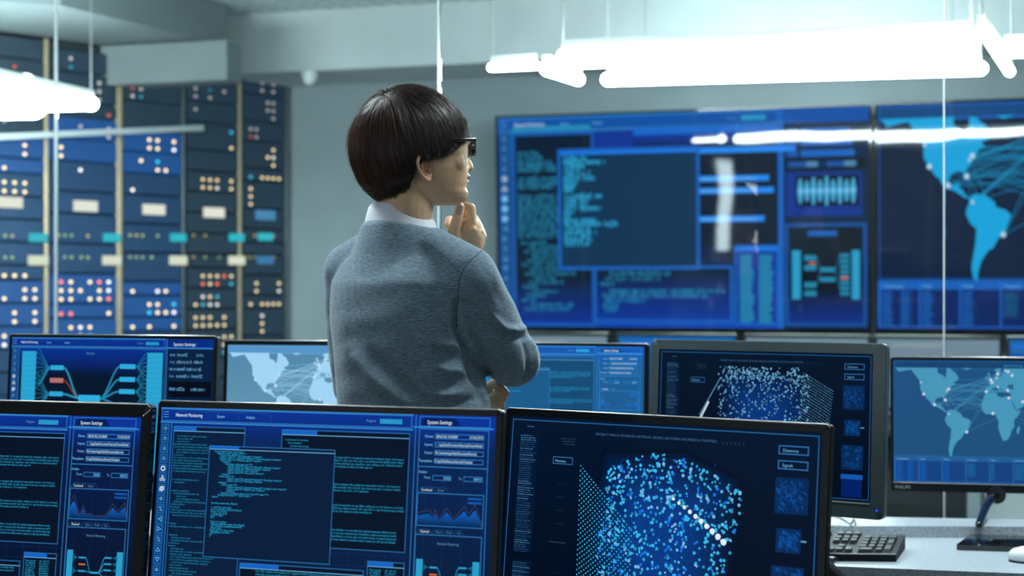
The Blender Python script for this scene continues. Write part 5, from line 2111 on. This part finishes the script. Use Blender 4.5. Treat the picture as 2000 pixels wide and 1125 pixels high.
# gentle overall unevenness
disp += .0012 * (np.sin(wco[:, 0] * 61 + wco[:, 2] * 43) + np.sin(wco[:, 2] * 97 - wco[:, 0] * 31)) * .5
disp = np.clip(disp, -.015, .015)
wco = wco + nrm_ * (disp * facing)[:, None]
set_co(sweater, wco)

dg = bpy.context.evaluated_depsgraph_get()
tree = BVHTree.FromPolygons([tuple(v) for v in wco], [tuple(p.vertices) for p in sweater.data.polygons])


def on_sweater(px, py, off=.0008):
    d_ = Vector(P(px, py, 1.0)) - Vector((0, 0, CAMZ))
    hit, n, _, _ = tree.ray_cast(Vector((0, 0, CAMZ)), d_.normalized())
    return None if hit is None else np.array(hit + n * off)


def seam(pts, r_, name='seam'):
    pts, _ = catmull(np.array(pts, float), np.ones(len(pts)), 6)
    w_ = [on_sweater(*p) for p in pts]
    w_ = [q for q in w_ if q is not None]
    if len(w_) > 3:
        w_ = np.array(w_)
        w_[1:-1] = (w_[:-2] + w_[1:-1] * 2 + w_[2:]) / 4
        MB().tube(w_, r_, k=6).build(name, M['seam'], sweater, smooth=True)


seam([(941, 490), (918, 510), (900, 538), (894, 580), (892, 640)], .0007)
seam([(800, 458), (840, 478), (873, 505), (897, 532)], .00045)

# neckband and shirt collar, tilted down towards the front
def collar_pt(th, rx, h, c=(-.222, 2.876)):
    p = np.array([math.cos(th) * rx, math.sin(th) * rx * .98])
    f_ = p @ pf[:2]
    return np.array([c[0] + p[0], c[1] + p[1], h - .37 * f_])


ths = np.arange(48) / 48 * 2 * math.pi
rings_ = []
for rx, kk, up_ in ((.108, 0, .0002), (.100, 0, .0018), (.092, .35, .0028), (.085, .8, .003), (.0805, 1, .001), (.077, 1, -.001), (.072, 1, -.012)):
    ring_ = []
    for t in ths:
        p = collar_pt(t, rx, 0)
        f_ = (p[:2] - np.array([-.222, 2.876])) @ pf[:2]
        ztop = 1.4635 - .25 * f_
        hit, n_, _, _ = tree.ray_cast(Vector((p[0], p[1], 1.60)), Vector((0, 0, -1)))
        zs = hit.z if hit is not None else ztop - .02
        z = zs * (1 - kk) + max(ztop, zs if kk < 1 else ztop) * kk + up_
        ring_.append([p[0], p[1], z])
    rings_.append(np.array(ring_))
nb = MB().loft(rings_, cap=False)
nb.build('neckband', M['knit'], sweater, smooth=True)
mb = MB()
gap = 14
rings_ = []
tt = np.linspace(R(75), R(75 + 340), 60)                     # open at the throat
for rx, h in ((.0785, 1.446), (.0745, 1.470), (.0685, 1.4935), (.0665, 1.4965), (.0645, 1.4940), (.066, 1.470), (.070, 1.446)):
    rings_.append(np.array([collar_pt(t, rx, h) for t in tt]))
k = len(tt)
vs = np.concatenate(rings_)
fs = [[i * k + j, i * k + j + 1, (i + 1) * k + j + 1, (i + 1) * k + j] for i in range(6) for j in range(k - 1)]
mb.add(vs, fs)
shirt = mb.build('shirt_collar', M['shirt'], person, smooth=True)

# trousers and shoes
tm = MB()
tm.loft([ering((-.2, 2.87, z), a, b) for z, a, b in ((.94, .165, .112), (.90, .178, .126), (.82, .180, .128), (.79, .17, .12))])
for s_ in (-1, 1):
    hp_ = hipC + pr * .085 * s_
    kn_ = hp_ + np.array([0, 0, -.44]) + pf * .012
    an_ = hp_ + np.array([0, 0, -.83]) + pr * .01 * s_
    tm.tube([hp_, hp_ + np.array([0, 0, -.2]), kn_, kn_ + np.array([0, 0, -.14]), an_], [.094, .086, .066, .062, .052], k=20, sub=4)
remeshed('trousers', tm, .007, 6, person, M['trousers'])
for s_ in (-1, 1):
    an_ = hipC + np.array([0, 0, -.82]) + pr * .095 * s_
    sb = MB()
    c0 = np.array([an_[0], an_[1], 0])
    sb.loft([ering(c0 + pf * .05 + upv * z, a, b, e=2.4) for z, a, b in ((.0, .046, .135), (.02, .050, .140), (.05, .047, .130))])
    sb.loft([ering(c0 + pf * o_ + upv * z, a, b) for z, a, b, o_ in ((.04, .046, .12, .04), (.075, .042, .07, .0), (.11, .040, .05, -.01))])
    remeshed('shoe', sb, .004, 3, person, M['shoe'])

# glasses
gl = MB()
gx, gh, gw, ghh = .108, .1165, .030, .0185
for s_ in (-1, 1):
    th = np.linspace(0, 2 * math.pi, 33)
    loop = [HP(gx - abs(.034 * s_ + .0 + gw * math.copysign(abs(math.cos(t)) ** .6, math.cos(t))) ** 1.6 * .9, .034 * s_ + gw * math.copysign(abs(math.cos(t)) ** .6, math.cos(t)), gh + ghh * math.copysign(abs(math.sin(t)) ** .6, math.sin(t))) for t in th]
    gl.tube(loop, .0017, k=8, round_ends=False)
    corner_ = HP(gx - .064 ** 1.6 * .9 - .001, .0645 * s_, gh + .013)
    gl.tube([corner_, HP(.055, .0755 * s_, gh + .0095), HP(.005, .0795 * s_, gh + .004), HP(-.028, .080 * s_, gh - .004), HP(-.042, .077 * s_, gh - .022)], [.0040, .0034, .0026, .0024, .0022], k=8, sub=4)
gl.tube([HP(gx, -.006, gh + .006), HP(gx + .001, 0, gh + .008), HP(gx, .006, gh + .006)], .0024, k=8, sub=3)
glasses = gl.build('glasses', M['glassframe'], person, smooth=True)
for s_ in (-1, 1):
    pts = []
    for t in np.linspace(0, 2 * math.pi, 24, endpoint=False):
        yy = .034 * s_ + (gw - .001) * math.copysign(abs(math.cos(t)) ** .6, math.cos(t))
        pts.append(HP(gx - abs(yy) ** 1.6 * .9, yy, gh + (ghh - .001) * math.copysign(abs(math.sin(t)) ** .6, math.sin(t))))
    lens = MB()
    lens.add(np.array(pts), [list(range(24))])
    lens.build('lens', M['lens'], glasses)

# ---- hair: dark cap plus many strands running away from the crown
HC = Q(802, 291, 2.872)
HA, HB, HH = .1240, .096, .1285        # half sizes along the head, across, up


def hair_world(d):
    """unit direction (forward, left, up) -> point on the hair surface"""
    d = np.asarray(d)
    fwd = d[..., 0:1]
    a = HA * np.ones_like(fwd)
    b = HB * np.ones_like(fwd)
    hgt = np.where(d[..., 2:3] > 0, HH * .985, HH * .98)
    # squarer sides, taper at the nape
    low = np.clip(-d[..., 2:3], 0, 1)
    a = a * (1 - .08 * low ** 2)
    return HC + hf * (d[..., 0:1] * a) + hl * (d[..., 1:2] * b) + upv * (d[..., 2:3] * hgt)


def unit(v):
    return v / (np.linalg.norm(v, axis=-1, keepdims=True) + 1e-9)


def low_edge(phi):
    """lowest up-component of the hair direction for azimuth phi (0 = forehead, 180 = nape), right and left alike"""
    a = np.abs((np.degrees(phi) + 180) % 360 - 180)
    xs = [0, 25, 45, 60, 72, 84, 91, 97, 103, 112, 135, 160, 180]
    ys = [.20, .18, .08, -.04, -.14, -.20, -.22, -.30, -.68, -.88, -.92, -.90, -.90]
    return np.interp(a, xs, ys)


crown = unit(np.array([-.52, -.30, .80]))
# cap
cap = MB()
nu, nv = 72, 30
vs, fs = [], []
phis = np.arange(nu) / nu * 2 * math.pi
for j in range(nv + 1):
    for i, ph in enumerate(phis):
        lo = float(low_edge(ph)) + .03
        zt = 1 - (1 - lo) * (j / nv)
        zt = min(zt, .9999)
        r_ = math.sqrt(1 - zt * zt)
        d_ = np.array([math.cos(ph) * r_, math.sin(ph) * r_, zt])
        vs.append(hair_world(d_) * .955 + HC * .045)
for j in range(nv):
    for i in range(nu):
        a_, b_ = j * nu + i, j * nu + (i + 1) % nu
        fs.append([a_, b_, b_ + nu, a_ + nu])
inner = [HC + (v - HC) * .90 for v in vs]
nn = len(vs)
fs2 = [[q + nn for q in f[::-1]] for f in fs]
rimf = [[nv * nu + i, nv * nu + i + nn, nv * nu + (i + 1) % nu + nn, nv * nu + (i + 1) % nu] for i in range(nu)]
allv = np.array(vs + inner)

# strands
NS = 17000
d0 = unit(rng.normal(size=(NS * 2, 3)))
ph0 = np.arctan2(d0[:, 1], d0[:, 0])
ok = d0[:, 2] > low_edge(ph0) + .04
d0 = d0[ok][:NS]
NS = len(d0)
STEP = 11
L = rng.uniform(.05, .10, NS)
d = d0.copy()
lock = rng.integers(0, 260, NS)
lockv = unit(rng.normal(size=(260, 3)))
# assign each strand to the nearest lock seed so neighbours move together
lock = np.argmax(d0 @ lockv.T, axis=1)
lj = rng.normal(size=(260, 3)) * .10
lr = rng.normal(size=260) * .015
sj = rng.normal(size=(NS, 3)) * .05
path = []
rad = []
lay = rng.uniform(-.020, .028, NS) + lr[lock]
lay[rng.random(NS) < .012] += .035
for s_ in range(STEP):
    t = s_ / (STEP - 1)
    path.append(d.copy())
    away = d - crown * (d @ crown)[:, None]
    tang = away * 1.0
    g_ = np.tile(np.array([0, 0, -1.0]), (NS, 1))
    g_ = g_ - d * (d @ np.array([0, 0, -1.0]))[:, None]
    # from the crown towards the forehead the hair sweeps forward and down
    dirv = unit(tang - d * (tang * d).sum(1)[:, None]) * (1.0 - .55 * t) + g_ * .9
    dirv += lj[lock] + sj
    dirv = dirv - d * (dirv * d).sum(1)[:, None]
    dirv = unit(dirv)
    d = unit(d + dirv * (L / (STEP - 1) / .112)[:, None])
    ph = np.arctan2(d[:, 1], d[:, 0])
    lo = low_edge(ph) + (rng.random(NS) * .02 - .02) - .05 * rng.random(NS) ** 2
    stop = d[:, 2] < lo
    d[stop] = path[-1][stop]
path = np.array(path)                                           # STEP, NS, 3
pts = hair_world(path)
rel = np.linspace(0, 1, STEP)
pos = HC + (pts - HC) * (1 + lay[None, :, None] - .018 * (rel[:, None, None] - .6) ** 2 * 2)
seglen = np.linalg.norm(np.diff(pos, axis=0), axis=2).sum(0)
keep = seglen > .012
pos, path = pos[:, keep], path[:, keep]
NS = pos.shape[1]
tan = np.gradient(pos, axis=0)
for q_ in range(1, STEP):
    z_ = np.linalg.norm(tan[q_], axis=1) < 1e-7
    tan[q_][z_] = tan[q_ - 1][z_]
tan = unit(tan)
outw = unit(pos - HC)
side = unit(np.cross(tan, outw))
outn = unit(np.cross(side, tan))
wid = (.0006 * (1 - .75 * rel ** 2))[:, None, None] * rng.uniform(.7, 1.35, NS)[None, :, None]
v3 = np.stack([pos + side * wid, pos - side * wid, pos + outn * wid * .8], axis=2)   # STEP, NS, 3, 3
v3 = v3.transpose(1, 0, 2, 3).reshape(-1, 3)
base = (np.arange(NS) * STEP * 3)[:, None]
ff = []
for s_ in range(STEP - 1):
    for e in range(3):
        a_, b_ = s_ * 3 + e, s_ * 3 + (e + 1) % 3
        ff.append([a_, b_, b_ + 3, a_ + 3])
ff = np.array(ff)
faces = (base[:, :, None] + ff[None]).reshape(-1, 4)
# natural colour differences between locks: dark brown, reddish at the back of the head
c1 = np.array([.050, .032, .026])
c2 = np.array([.014, .012, .014])
c3 = np.array([.22, .085, .046])
backness = np.clip(-d0[keep][:, 0] * 1.3 - .35, 0, 1)
top = np.clip(d0[keep][:, 2], 0, 1)
lc_ = rng.random(260)[lock[keep]]
mixv = (rng.random(NS) * .5 + lc_ * .5)
col = c2 + (c1 - c2) * mixv[:, None] * 1.6
col += (c3 - c1) * (np.clip(backness * .75 + .08 * top, 0, 1) * rng.random(NS) ** 1.2)[:, None]
col = np.clip(col, .003, 1)
colv = np.repeat(col, STEP * 3, axis=0)
inv = np.array(mworld(person).inverted())
allp = np.vstack([allv, v3])
allp = allp @ inv[:3, :3].T + inv[:3, 3]
capf = fs + fs2 + rimf
me = bpy.data.meshes.new('hair')
offs = len(allv)
nf = len(capf) + len(faces)
me.vertices.add(len(allp))
me.vertices.foreach_set('co', allp.ravel())
li = np.concatenate([np.array(capf).ravel(), (faces + offs).ravel()])
me.loops.add(len(li))
me.loops.foreach_set('vertex_index', li)
me.polygons.add(nf)
me.polygons.foreach_set('loop_start', np.arange(nf) * 4)
me.polygons.foreach_set('loop_total', np.full(nf, 4))
me.polygons.foreach_set('use_smooth', [True] * nf)
me.update(calc_edges=True)
me.validate()
ca = me.color_attributes.new('Col', 'FLOAT_COLOR', 'POINT')
cc = np.vstack([np.tile(np.array([.008, .006, .006]), (offs, 1)), colv])
ca.data.foreach_set('color', np.hstack([cc, np.ones((len(cc), 1))]).ravel())
me.materials.append(M['hair'])
ho = bpy.data.objects.new('hair', me)
C.objects.link(ho)
ho.parent = person
